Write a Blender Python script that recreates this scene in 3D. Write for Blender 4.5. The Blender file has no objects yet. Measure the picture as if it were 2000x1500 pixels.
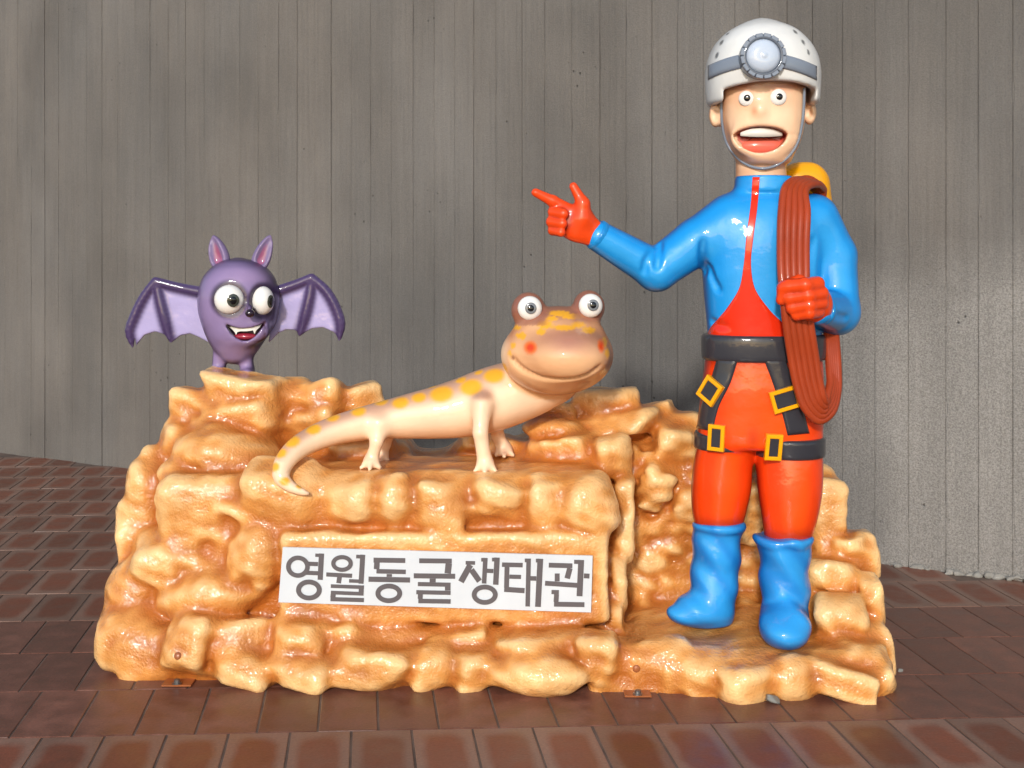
import bpy, math, random
import numpy as np
from mathutils import Vector, Matrix

random.seed(7)
rng = np.random.default_rng(11)
scene = bpy.context.scene
R = math.radians

# ------------------------------------------------------------------ camera, sky, sun, exposure
FPX = 2238.0            # focal length in pixels of a 2000 px wide picture
CAMH = 1.25             # eye height
HOR = 490.0             # picture row of the horizon
cam_data = bpy.data.cameras.new("camera")
cam = bpy.data.objects.new("camera", cam_data)
scene.collection.objects.link(cam)
cam_data.sensor_width = 36.0
cam_data.lens = 36.0 * FPX / 2000.0
cam_data.shift_y = -(750.0 - HOR) / 2000.0
cam_data.clip_start = 0.05
cam_data.clip_end = 500
cam.location = (0, 0, CAMH)
cam.rotation_euler = (R(90), 0, 0)
scene.camera = cam

SUN_EL, SUN_AZ = R(22), R(-11)      # elevation; azimuth to the right of straight behind the camera
world = bpy.data.worlds.new("World")
scene.world = world
world.use_nodes = True
wn = world.node_tree
wn.nodes.clear()
sky = wn.nodes.new("ShaderNodeTexSky")
sky.sky_type = 'NISHITA'
sky.sun_disc = False
sky.sun_elevation = SUN_EL
sky.sun_rotation = math.pi - SUN_AZ
sky.dust_density = 1.0
sky.air_density = 1.0
sky.ozone_density = 0.6
bg = wn.nodes.new("ShaderNodeBackground")
bg.inputs['Strength'].default_value = 0.14
wo = wn.nodes.new("ShaderNodeOutputWorld")
wn.links.new(sky.outputs[0], bg.inputs[0])
wn.links.new(bg.outputs[0], wo.inputs[0])

sun_data = bpy.data.lights.new("sun", 'SUN')
sun_data.energy = 2.4
sun_data.angle = R(5)
sun_data.color = (1.0, 0.975, 0.95)
sun = bpy.data.objects.new("sun", sun_data)
scene.collection.objects.link(sun)
sdir = Vector((math.sin(SUN_AZ) * math.cos(SUN_EL), -math.cos(SUN_AZ) * math.cos(SUN_EL), math.sin(SUN_EL)))
sun.rotation_euler = sdir.to_track_quat('Z', 'Y').to_euler()
sun.location = sdir * 20

scene.view_settings.view_transform = 'Standard'
scene.view_settings.look = 'None'
scene.view_settings.exposure = 0.12
scene.view_settings.gamma = 1.0
scene.view_settings.use_curve_mapping = False
scene.render.engine = 'CYCLES'
scene.render.resolution_x, scene.render.resolution_y = 1024, 768

# ------------------------------------------------------------------ helpers
def P(px, py, Y):
    return np.array([(px - 1000.0) * Y / FPX, Y, CAMH - (py - HOR) * Y / FPX])

def L(r, g, b):
    o = []
    for c in (r, g, b):
        c /= 255.0
        o.append(c / 12.92 if c <= 0.04045 else ((c + 0.055) / 1.055) ** 2.4)
    return np.array(o)

col = scene.collection
BASE = {}

def thing(name, label, cat, loc, group=None):
    o = bpy.data.objects.new(name, None)
    o.empty_display_size = 0.1
    col.objects.link(o)
    o.location = loc
    o["label"] = label
    o["category"] = cat
    if group:
        o["group"] = group
    BASE[o] = np.array(loc, float)
    return o

def mesh_np(name, V, quads=None, tris=None, smooth=True):
    """mesh from numpy arrays"""
    me = bpy.data.meshes.new(name)
    V = np.asarray(V, np.float32)
    idx, starts, n = [], [], 0
    if quads is not None and len(quads):
        q = np.asarray(quads, np.int32)
        idx.append(q.ravel()); starts.append(np.arange(len(q)) * 4 + n); n += q.size
    if tris is not None and len(tris):
        t = np.asarray(tris, np.int32)
        idx.append(t.ravel()); starts.append(np.arange(len(t)) * 3 + n); n += t.size
    idx = np.concatenate(idx); starts = np.concatenate(starts)
    me.vertices.add(len(V)); me.vertices.foreach_set("co", V.ravel())
    me.loops.add(len(idx)); me.loops.foreach_set("vertex_index", idx)
    me.polygons.add(len(starts)); me.polygons.foreach_set("loop_start", starts.astype(np.int32))
    me.polygons.foreach_set("use_smooth", np.full(len(starts), smooth))
    me.update(calc_edges=True)
    return me

def put(name, me, mat, parent=None, color=None):
    """link a mesh whose vertices are in world coordinates"""
    o = bpy.data.objects.new(name, me)
    col.objects.link(o)
    if parent is not None:
        o.parent = parent
        b = BASE[parent]
        n = len(me.vertices)
        co = np.empty(n * 3, np.float32); me.vertices.foreach_get("co", co)
        co = co.reshape(-1, 3) - b
        me.vertices.foreach_set("co", co.astype(np.float32).ravel()); me.update()
        BASE[o] = b
    if mat:
        me.materials.append(mat)
    if color is not None:
        a = me.color_attributes.new("Col", 'FLOAT_COLOR', 'POINT')
        c = np.ones((len(me.vertices), 4), np.float32); c[:, :3] = color
        a.data.foreach_set("color", c.ravel())
    return o

def put_poly(name, V, F, mat, parent=None, smooth=False):
    me = bpy.data.meshes.new(name)
    me.from_pydata([tuple(v) for v in V], [], F)
    if smooth:
        for p in me.polygons: p.use_smooth = True
    me.update()
    return put(name, me, mat, parent)

# ---- signed distance fields
def smin(a, b, k):
    h = np.maximum(k - np.abs(a - b), 0.0) / k
    return np.minimum(a, b) - h * h * k * 0.25

def smax(a, b, k):
    return -smin(-a, -b, k)

def ball_box(c, r):
    c = np.asarray(c, float)
    return c - r, c + r

def cone(a, b, ra, rb, sy=1.0):
    a = np.asarray(a, float); b = np.asarray(b, float); ba = b - a; bb = float(ba @ ba) + 1e-12
    def f(x, y, z):
        dx, dy, dz = x - a[0], y - a[1], z - a[2]
        t = np.clip((dx * ba[0] + dy * ba[1] + dz * ba[2]) / bb, 0, 1)
        ex, ey, ez = dx - t * ba[0], (dy - t * ba[1]) / sy, dz - t * ba[2]
        return np.sqrt(ex * ex + ey * ey + ez * ez) - (ra + (rb - ra) * t)
    m = max(ra, rb) * max(1.0, sy)
    return f, np.minimum(a, b) - m, np.maximum(a, b) + m

def ell(c, r, rot=None):
    c = np.asarray(c, float); r = np.asarray(r, float)
    M = np.array(rot) if rot is not None else np.eye(3)
    def f(x, y, z):
        dx, dy, dz = x - c[0], y - c[1], z - c[2]
        u = [(M[0, i] * dx + M[1, i] * dy + M[2, i] * dz) for i in range(3)]
        k0 = np.sqrt(sum((u[i] / r[i]) ** 2 for i in range(3)))
        k1 = np.sqrt(sum((u[i] / r[i] ** 2) ** 2 for i in range(3))) + 1e-9
        return k0 * (k0 - 1.0) / k1
    return f, c - r.max(), c + r.max()

def rbox(c, h, rad, rot=None, cuts=()):
    c = np.asarray(c, float); h = np.asarray(h, float); hh = h - rad
    M = np.array(rot) if rot is not None else np.eye(3)
    def f(x, y, z):
        dx, dy, dz = x - c[0], y - c[1], z - c[2]
        u = [(M[0, i] * dx + M[1, i] * dy + M[2, i] * dz) for i in range(3)]
        q = [np.abs(u[i]) - hh[i] for i in range(3)]
        d = np.sqrt(sum(np.maximum(a, 0) ** 2 for a in q)) + np.minimum(np.maximum(np.maximum(q[0], q[1]), q[2]), 0) - rad
        for n, o in cuts:
            d = smax(d, n[0] * u[0] + n[1] * u[1] + n[2] * u[2] - o, rad * 0.8)
        return d
    m = float(np.linalg.norm(h))
    return f, c - m, c + m

def hermite(t, ts, vs):
    """smooth interpolation through the samples"""
    ts = np.asarray(ts, float); vs = np.asarray(vs, float)
    m = np.gradient(vs, ts)
    i = np.clip(np.searchsorted(ts, t) - 1, 0, len(ts) - 2)
    h = ts[i + 1] - ts[i]
    s = np.clip((t - ts[i]) / h, 0, 1)
    return ((2 * s**3 - 3 * s**2 + 1) * vs[i] + (s**3 - 2 * s**2 + s) * h * m[i]
            + (-2 * s**3 + 3 * s**2) * vs[i + 1] + (s**3 - s**2) * h * m[i + 1])

def prof(rows, cap=0.02, pw=2.0):
    """rows: z, cx, cy, rx, ry - a body whose level cuts are ovals"""
    rows = sorted(rows)
    A = np.array(rows, float)
    z0, z1 = A[0, 0], A[-1, 0]
    def f(x, y, z):
        zz = np.clip(z, z0, z1)
        cx, cy, rx, ry = [hermite(zz, A[:, 0], A[:, k]) for k in (1, 2, 3, 4)]
        q = (np.abs((x - cx) / rx) ** pw + np.abs((y - cy) / ry) ** pw) ** (1 / pw)
        d = (q - 1) * np.minimum(rx, ry)
        return smax(d, np.maximum(z0 - z, z - z1), cap)
    lo = np.array([(A[:, 1] - A[:, 3]).min(), (A[:, 2] - A[:, 4]).min(), z0]) - 0.02
    hi = np.array([(A[:, 1] + A[:, 3]).max(), (A[:, 2] + A[:, 4]).max(), z1]) + 0.02
    return f, lo, hi

def polyprism(pts, y0, th, rad, bulge=None):
    """thin plate in the x-z plane with the outline pts, half thickness th at depth y0(x, z)"""
    pts = np.asarray(pts, float)
    def f(x, y, z):
        d = None; s = None
        n = len(pts)
        for i in range(n):
            a, b = pts[i], pts[(i + 1) % n]
            e = b - a
            wx, wz = x - a[0], z - a[1]
            t = np.clip((wx * e[0] + wz * e[1]) / (e @ e), 0, 1)
            dd = (wx - t * e[0]) ** 2 + (wz - t * e[1]) ** 2
            c = ((a[1] <= z) & (b[1] > z)) | ((b[1] <= z) & (a[1] > z))
            xi = a[0] + (z - a[1]) / (b[1] - a[1] if abs(b[1] - a[1]) > 1e-9 else 1e-9) * e[0]
            cr = c & (x < xi)
            d = dd if d is None else np.minimum(d, dd)
            s = cr if s is None else (s ^ cr)
        d = np.sqrt(d) * np.where(s, -1, 1)
        yy = y0(x, z) if callable(y0) else y0
        return smax(d + 0 * y, np.abs(y - yy) - th, rad)
    lo = np.array([pts[:, 0].min(), -9, pts[:, 1].min()]) - 0.03
    hi = np.array([pts[:, 0].max(), 99, pts[:, 1].max()]) + 0.03
    return f, lo, hi

class Vol:
    def __init__(s, lo, hi, h):
        s.lo = np.asarray(lo, float); s.h = h
        s.n = np.ceil((np.asarray(hi, float) - s.lo) / h).astype(int) + 1
        s.D = np.full(s.n, 0.3, np.float32)
    def ax(s, i, a, b):
        return (s.lo[i] + s.h * np.arange(a, b))
    def _reg(s, lo, hi, m):
        a = np.clip(np.floor((lo - m - s.lo) / s.h).astype(int), 0, s.n)
        b = np.clip(np.ceil((hi + m - s.lo) / s.h).astype(int) + 1, 0, s.n)
        return a, b
    def op(s, prim, k, mode):
        f, lo, hi = prim
        a, b = s._reg(lo, hi, k + 3 * s.h)
        if np.any(b <= a): return s
        sl = tuple(slice(a[i], b[i]) for i in range(3))
        x = s.ax(0, a[0], b[0])[:, None, None]; y = s.ax(1, a[1], b[1])[None, :, None]; z = s.ax(2, a[2], b[2])[None, None, :]
        d = f(x, y, z)
        if mode == 'u': s.D[sl] = smin(s.D[sl], d, k)
        elif mode == 's': s.D[sl] = smax(s.D[sl], -d, k)
        return s
    def add(s, prim, k=0.01): return s.op(prim, k, 'u')
    def sub(s, prim, k=0.01): return s.op(prim, k, 's')
    def noise(s, amp, freq, seed=1, n=7):
        g = np.random.default_rng(seed)
        x = s.ax(0, 0, s.n[0])[:, None, None]; y = s.ax(1, 0, s.n[1])[None, :, None]; z = s.ax(2, 0, s.n[2])[None, None, :]
        t = 0
        for i in range(n):
            v = g.normal(size=3); v = v / np.linalg.norm(v) * freq * g.uniform(0.6, 1.6)
            t = t + np.sin(v[0] * x + v[1] * y + v[2] * z + g.uniform(0, 6.28))
        s.D += (t * (amp / math.sqrt(n))).astype(np.float32)
        return s
    def sample(s, p, D=None):
        D = s.D if D is None else D
        g = (p - s.lo) / s.h
        g = np.clip(g, 0, s.n - 1.001)
        i = g.astype(int); t = g - i
        r = 0
        for dx in (0, 1):
            for dy in (0, 1):
                for dz in (0, 1):
                    w = (t[:, 0] if dx else 1 - t[:, 0]) * (t[:, 1] if dy else 1 - t[:, 1]) * (t[:, 2] if dz else 1 - t[:, 2])
                    r = r + w * D[i[:, 0] + dx, i[:, 1] + dy, i[:, 2] + dz]
        return r
    def grad(s, p):
        e = s.h * 1.2
        g = np.stack([s.sample(p + np.eye(3)[i] * e) - s.sample(p - np.eye(3)[i] * e) for i in range(3)], 1)
        return g / (np.linalg.norm(g, axis=1, keepdims=True) + 1e-9)
    def hit(s, px, py, off=0.0):
        """where the view lines through picture points meet the surface"""
        px = np.asarray(px, float).ravel(); py = np.asarray(py, float).ravel()
        y0, y1 = s.lo[1], s.lo[1] + s.h * (s.n[1] - 1)
        dirs = np.stack([(px - 1000) / FPX, np.ones_like(px), -(py - HOR) / FPX], 1)
        o = np.array([0, 0, CAMH])
        T = np.linspace(y0, y1, 260)
        best = np.full(len(px), np.nan); last = np.full(len(px), 1.0); mind = np.full(len(px), 9.0); mt = np.full(len(px), y0)
        for k, t in enumerate(T):
            d = s.sample(o + dirs * t)
            m = np.isnan(best) & (d < 0)
            if k:
                fr = last / (last - d + 1e-12)
                best[m] = (T[k - 1] + (t - T[k - 1]) * fr)[m]
            q = d < mind; mind[q] = d[q]; mt[q] = t
            last = d
        best = np.where(np.isnan(best), mt, best)
        p = o + dirs * best[:, None]
        n = s.grad(p)
        return p + n * off, n
    def mesh(s, crop=None):
        D = s.D; nx, ny, nz = s.n
        S = D < 0
        cnt = np.zeros((nx - 1, ny - 1, nz - 1), np.uint8)
        for dx in (0, 1):
            for dy in (0, 1):
                for dz in (0, 1):
                    cnt += S[dx:nx - 1 + dx, dy:ny - 1 + dy, dz:nz - 1 + dz]
        act = (cnt > 0) & (cnt < 8)
        I = np.argwhere(act)
        vid = np.full(act.shape, -1, np.int32); vid[act] = np.arange(len(I))
        acc = np.zeros((len(I), 3)); c = np.zeros(len(I))
        corners = [(a, b, d) for a in (0, 1) for b in (0, 1) for d in (0, 1)]
        for i in range(8):
            for j in range(i + 1, 8):
                A, B = np.array(corners[i]), np.array(corners[j])
                if np.abs(A - B).sum() != 1: continue
                da = D[I[:, 0] + A[0], I[:, 1] + A[1], I[:, 2] + A[2]].astype(float)
                db = D[I[:, 0] + B[0], I[:, 1] + B[1], I[:, 2] + B[2]].astype(float)
                m = (da < 0) != (db < 0)
                t = np.where(m, da / np.where(m, da - db, 1), 0)
                acc[m] += (A + (B - A) * t[:, None])[m]; c[m] += 1
        V = s.lo + s.h * (I + acc / c[:, None])
        quads = []
        for axis in range(3):
            sl0 = [slice(None)] * 3; sl1 = [slice(None)] * 3
            sl0[axis] = slice(0, -1); sl1[axis] = slice(1, None)
            E = S[tuple(sl0)] != S[tuple(sl1)]
            ins = S[tuple(sl0)]
            u, v = (axis + 1) % 3, (axis + 2) % 3
            J = np.argwhere(E)
            ok = (J[:, u] > 0) & (J[:, v] > 0) & (J[:, u] < s.n[u] - 1) & (J[:, v] < s.n[v] - 1)
            J = J[ok]
            def cell(du, dv):
                K = J.copy(); K[:, u] += du; K[:, v] += dv
                return vid[K[:, 0], K[:, 1], K[:, 2]]
            q = np.stack([cell(-1, -1), cell(0, -1), cell(0, 0), cell(-1, 0)], 1)
            fl = ins[J[:, 0], J[:, 1], J[:, 2]]
            q[~fl] = q[~fl][:, ::-1]
            quads.append(q)
        return V, np.concatenate(quads)
    def blur(s, r):
        D = s.D.clip(-0.06, 0.06).astype(np.float32)
        for axis in range(3):
            pad = [(0, 0)] * 3; pad[axis] = (r + 1, r)
            C = np.cumsum(np.pad(D, pad, mode='edge'), axis=axis, dtype=np.float64)
            a = [slice(None)] * 3; b = [slice(None)] * 3
            a[axis] = slice(2 * r + 1, None); b[axis] = slice(0, -(2 * r + 1))
            D = ((C[tuple(a)] - C[tuple(b)]) / (2 * r + 1)).astype(np.float32)
        return D

def vol_for(prims, h, pad=0.03):
    lo = np.min([p[1] for p in prims], 0) - pad; hi = np.max([p[2] for p in prims], 0) + pad
    return Vol(lo, hi, h)

def normals_of(vol, V):
    return vol.grad(V)

def sstep(a, b, x):
    t = np.clip((x - a) / (b - a), 0, 1)
    return t * t * (3 - 2 * t)

def mix(a, b, t):
    t = np.asarray(t)[:, None]
    return np.asarray(a) * (1 - t) + np.asarray(b) * t

def to_px(V):
    return 1000 + V[:, 0] * FPX / V[:, 1], HOR + (CAMH - V[:, 2]) * FPX / V[:, 1]

def catmull(pts, n):
    pts = np.asarray(pts, float)
    d = np.r_[0, np.cumsum(np.linalg.norm(np.diff(pts[:, :3], axis=0), axis=1) + 1e-9)]
    t = np.linspace(0, d[-1], n)
    return np.stack([hermite(t, d, pts[:, i]) for i in range(pts.shape[1])], 1)

def tube(pts, rad, n=10, closed=False, flat=1.0):
    """sweep a circle along pts; rad scalar or per point"""
    pts = np.asarray(pts, float); m = len(pts)
    rad = np.full(m, rad) if np.isscalar(rad) else np.asarray(rad)
    if closed:
        T = np.roll(pts, -1, 0) - np.roll(pts, 1, 0)
    else:
        T = np.gradient(pts, axis=0)
    T /= np.linalg.norm(T, axis=1, keepdims=True) + 1e-12
    up = np.array([0.0, 1.0, 0.05])
    V = []
    for i in range(m):
        a = np.cross(T[i], up); a /= np.linalg.norm(a) + 1e-12
        b = np.cross(a, T[i])
        for k in range(n):
            w = 2 * math.pi * k / n
            V.append(pts[i] + rad[i] * (math.cos(w) * a + flat * math.sin(w) * b))
    Q = []
    for i in range(m if closed else m - 1):
        for k in range(n):
            i2 = (i + 1) % m
            Q.append((i * n + k, i * n + (k + 1) % n, i2 * n + (k + 1) % n, i2 * n + k))
    tris = []
    if not closed:
        V.append(pts[0]); V.append(pts[-1]); c0, c1 = len(V) - 2, len(V) - 1
        for k in range(n):
            tris.append((c0, (k + 1) % n, k)); tris.append((c1, (m - 1) * n + k, (m - 1) * n + (k + 1) % n))
    return mesh_np("tube", np.array(V), Q, tris)

def strip(vol, left, right, nu, nv, th, name, mat, parent, edge=0.004):
    """a thin raised sheet lying on the surface of vol between two picture curves"""
    Lp = catmull(np.c_[np.asarray(left, float), np.zeros(len(left))], nv)[:, :2]
    Rp = catmull(np.c_[np.asarray(right, float), np.zeros(len(right))], nv)[:, :2]
    u = np.linspace(0, 1, nu)
    px = Lp[:, None, 0] * (1 - u) + Rp[:, None, 0] * u
    py = Lp[:, None, 1] * (1 - u) + Rp[:, None, 1] * u
    p, n = vol.hit(px, py)
    n = n.reshape(nv, nu, 3); p = p.reshape(nv, nu, 3)
    for _ in range(2):
        n[1:-1, 1:-1] = (n[1:-1, 1:-1] * 2 + n[:-2, 1:-1] + n[2:, 1:-1] + n[1:-1, :-2] + n[1:-1, 2:]) / 6
    n /= np.linalg.norm(n, axis=2, keepdims=True)
    off = np.full((nv, nu), th)
    off[0] = off[-1] = th * 0.5; off[:, 0] = off[:, -1] = th * 0.5
    top = p + n * off[..., None]
    bot = p - n * edge
    V = np.concatenate([top.reshape(-1, 3), bot.reshape(-1, 3)])
    N = nu * nv; Q = []
    for j in range(nv - 1):
        for i in range(nu - 1):
            a = j * nu + i
            Q.append((a, a + nu, a + nu + 1, a + 1))
    for j in range(nv - 1):
        a = j * nu; b = a + nu - 1
        Q.append((a, N + a, N + a + nu, a + nu)); Q.append((b, b + nu, N + b + nu, N + b))
    for i in range(nu - 1):
        a = i; b = (nv - 1) * nu + i
        Q.append((a, a + 1, N + a + 1, N + a)); Q.append((b, N + b, N + b + 1, b + 1))
    return put(name, mesh_np(name, V, Q), mat, parent)

def basis(n, roll=0.0):
    n = np.asarray(n, float); n = n / np.linalg.norm(n)
    x = np.cross([0, 0, 1.0], n); x /= np.linalg.norm(x)
    z = np.cross(n, x)
    c, s = math.cos(roll), math.sin(roll)
    return np.stack([c * x + s * z, -s * x + c * z, n], 1)   # columns: right, up, out

def uvsphere(c, r, B=None, nu=28, nv=18):
    B = np.eye(3) if B is None else B
    V = []; Q = []; T = []
    for j in range(1, nv):
        for i in range(nu):
            a, b = math.pi * j / nv, 2 * math.pi * i / nu
            V.append((math.sin(a) * math.cos(b) * r[0], math.sin(a) * math.sin(b) * r[1], math.cos(a) * r[2]))
    V += [(0, 0, r[2]), (0, 0, -r[2])]
    t, bt = len(V) - 2, len(V) - 1
    for j in range(nv - 2):
        for i in range(nu):
            Q.append((j * nu + i, (j + 1) * nu + i, (j + 1) * nu + (i + 1) % nu, j * nu + (i + 1) % nu))
    for i in range(nu):
        T.append((t, i, (i + 1) % nu)); T.append((bt, (nv - 2) * nu + (i + 1) % nu, (nv - 2) * nu + i))
    V = np.array(V) @ B.T + np.asarray(c)
    return mesh_np("ball", V, Q, T)

def box_mesh(c, h, bev, B=None):
    """bevelled box with half sizes h, axes in the columns of B"""
    B = np.eye(3) if B is None else B
    V = []; F = []
    h = np.asarray(h, float)
    ids = {}
    for sx in (-1, 1):
        for sy in (-1, 1):
            for sz in (-1, 1):
                for k in range(3):
                    s = np.array([sx, sy, sz]) * (h - bev); s[k] = (sx, sy, sz)[k] * h[k]
                    ids[(sx, sy, sz, k)] = len(V); V.append(s)
    for k in range(3):
        a, b = (k + 1) % 3, (k + 2) % 3
        for s in (-1, 1):
            q = []
            for (u, v) in ((-1, -1), (1, -1), (1, 1), (-1, 1)):
                t = [0, 0, 0]; t[k] = s; t[a] = u; t[b] = v
                q.append(ids[(*t, k)])
            F.append(q if s > 0 else q[::-1])
        for u in (-1, 1):                       # edges running along k
            for v in (-1, 1):
                t0 = [0, 0, 0]; t1 = [0, 0, 0]
                t0[k] = -1; t1[k] = 1; t0[a] = t1[a] = u; t0[b] = t1[b] = v
                q = [ids[(*t0, a)], ids[(*t1, a)], ids[(*t1, b)], ids[(*t0, b)]]
                F.append(q if u * v < 0 else q[::-1])
    for sx in (-1, 1):
        for sy in (-1, 1):
            for sz in (-1, 1):
                q = [ids[(sx, sy, sz, k)] for k in range(3)]
                F.append(q if sx * sy * sz > 0 else q[::-1])
    V = np.array(V) @ B.T + np.asarray(c)
    return V, F

def rand_rot(mx, g=None):
    g = g or rng
    e = g.uniform(-mx, mx, 3)
    from mathutils import Euler
    return np.array(Euler(e).to_matrix())

# ------------------------------------------------------------------ materials
def new_mat(name):
    m = bpy.data.materials.new(name); m.use_nodes = True
    nt = m.node_tree; b = nt.nodes["Principled BSDF"]
    return m, nt, b

def N(nt, t, **kw):
    n = nt.nodes.new(t)
    for k, v in kw.items():
        if hasattr(n, k): setattr(n, k, v)
        else: n.inputs[k].default_value = v
    return n

def bump_chain(nt, b, specs, coord='Object'):
    tc = N(nt, "ShaderNodeTexCoord")
    prev = None
    for scale, dist, detail in specs:
        ns = N(nt, "ShaderNodeTexNoise"); ns.inputs['Scale'].default_value = scale; ns.inputs['Detail'].default_value = detail
        nt.links.new(tc.outputs[coord], ns.inputs['Vector'])
        bp = N(nt, "ShaderNodeBump"); bp.inputs['Distance'].default_value = dist; bp.inputs['Strength'].default_value = 1.0
        nt.links.new(ns.outputs['Fac'], bp.inputs['Height'])
        if prev: nt.links.new(prev.outputs[0], bp.inputs['Normal'])
        prev = bp
    nt.links.new(prev.outputs[0], b.inputs['Normal'])
    nt.links.new(prev.outputs[0], b.inputs['Coat Normal'])
    return tc

def paint(name, c=None, rough=0.22, coat=0.6, var=0.10, bumps=((18, 0.0012, 2), (220, 0.00012, 2)), metallic=0.0, attr=False):
    """glossy sprayed paint with slight unevenness"""
    m, nt, b = new_mat(name)
    tc = bump_chain(nt, b, bumps)
    ns = N(nt, "ShaderNodeTexNoise"); ns.inputs['Scale'].default_value = 9; ns.inputs['Detail'].default_value = 5
    nt.links.new(tc.outputs['Object'], ns.inputs['Vector'])
    hs = N(nt, "ShaderNodeHueSaturation")
    mr = N(nt, "ShaderNodeMapRange")
    mr.inputs['From Min'].default_value = 0.3; mr.inputs['From Max'].default_value = 0.7
    mr.inputs['To Min'].default_value = 1 - var; mr.inputs['To Max'].default_value = 1 + var
    nt.links.new(ns.outputs['Fac'], mr.inputs['Value']); nt.links.new(mr.outputs[0], hs.inputs['Value'])
    if attr:
        a = N(nt, "ShaderNodeAttribute", attribute_name="Col")
        nt.links.new(a.outputs['Color'], hs.inputs['Color'])
    else:
        hs.inputs['Color'].default_value = (*c, 1)
    nt.links.new(hs.outputs[0], b.inputs['Base Color'])
    b.inputs['Roughness'].default_value = rough
    b.inputs['Coat Weight'].default_value = coat
    b.inputs['Coat Roughness'].default_value = 0.03
    b.inputs['Specular IOR Level'].default_value = 0.25 if coat > 0 else 0.4
    b.inputs['Metallic'].default_value = metallic
    return m

M = {}
M['skin'] = paint("sprayed_paint", attr=True, rough=0.42, coat=0.6, var=0.07, bumps=((7, 0.005, 2), (30, 0.0012, 2), (220, 0.00012, 2)))
M['rock'] = paint("rock_paint", attr=True, rough=0.34, coat=0.8, var=0.12, bumps=((16, 0.005, 3), (75, 0.0030, 2), (170, 0.0016, 2)))
M['red'] = paint("red_paint", L(225, 48, 18), rough=0.2, coat=0.8, var=0.06)
M['white'] = paint("white_paint", L(232, 232, 228), rough=0.25, coat=0.6, var=0.03)
M['grey'] = paint("grey_paint", L(128, 138, 152), rough=0.3, coat=0.5, var=0.06)
M['dgrey'] = paint("dark_grey_paint", L(92, 100, 112), rough=0.3, coat=0.5, var=0.06)
M['lens'] = paint("lens_paint", L(190, 202, 218), rough=0.15, coat=0.8, var=0.03)
M['black'] = paint("black_paint", L(52, 52, 58), rough=0.3, coat=0.6, var=0.10)
M['pupil'] = paint("pupil_paint", L(14, 14, 16), rough=0.12, coat=1.0, var=0.0)
M['eye'] = paint("eye_paint", L(238, 236, 230), rough=0.15, coat=0.9, var=0.01)
M['iris'] = paint("iris_paint", L(120, 124, 128), rough=0.15, coat=0.9, var=0.02)
M['irisd'] = paint("dark_iris_paint", L(60, 64, 56), rough=0.15, coat=0.9, var=0.02)
M['yellow'] = paint("yellow_paint", L(245, 170, 12), rough=0.22, coat=0.7, var=0.06)
M['rope'] = paint("rope_paint", L(160, 62, 30), rough=0.4, coat=0.3, var=0.12)
M['teeth'] = paint("teeth_paint", L(236, 232, 222), rough=0.2, coat=0.8, var=0.02)
M['tongue'] = paint("tongue_paint", L(230, 112, 92), rough=0.25, coat=0.7, var=0.06)
M['batred'] = paint("dark_red_paint", L(150, 40, 60), rough=0.25, coat=0.7, var=0.06)
M['batnose'] = paint("plum_paint", L(36, 22, 36), rough=0.25, coat=0.7, var=0.06)
M['spot'] = paint("orange_spot_paint", L(240, 88, 16), rough=0.25, coat=0.7, var=0.04)
M['sign'] = paint("sign_sheet", L(208, 213, 217), rough=0.55, coat=0.0, var=0.04, bumps=((400, 0.0001, 2),))
M['letter'] = paint("letter_print", L(92, 86, 88), rough=0.6, coat=0.0, var=0.05, bumps=((400, 0.0001, 2),))
M['steel'] = paint("zinc_steel", L(150, 150, 148), rough=0.35, coat=0.0, var=0.12, metallic=0.9)
M['foam'] = paint("grey_foam", L(125, 125, 120), rough=0.5, coat=0.2, var=0.3)

def drop_mat():
    m, nt, b = new_mat("water_drop")
    b.inputs['Base Color'].default_value = (0.9, 0.95, 1, 1)
    b.inputs['Roughness'].default_value = 0.02
    b.inputs['Transmission Weight'].default_value = 1.0
    b.inputs['IOR'].default_value = 1.33
    return m
M['drop'] = drop_mat()

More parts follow.
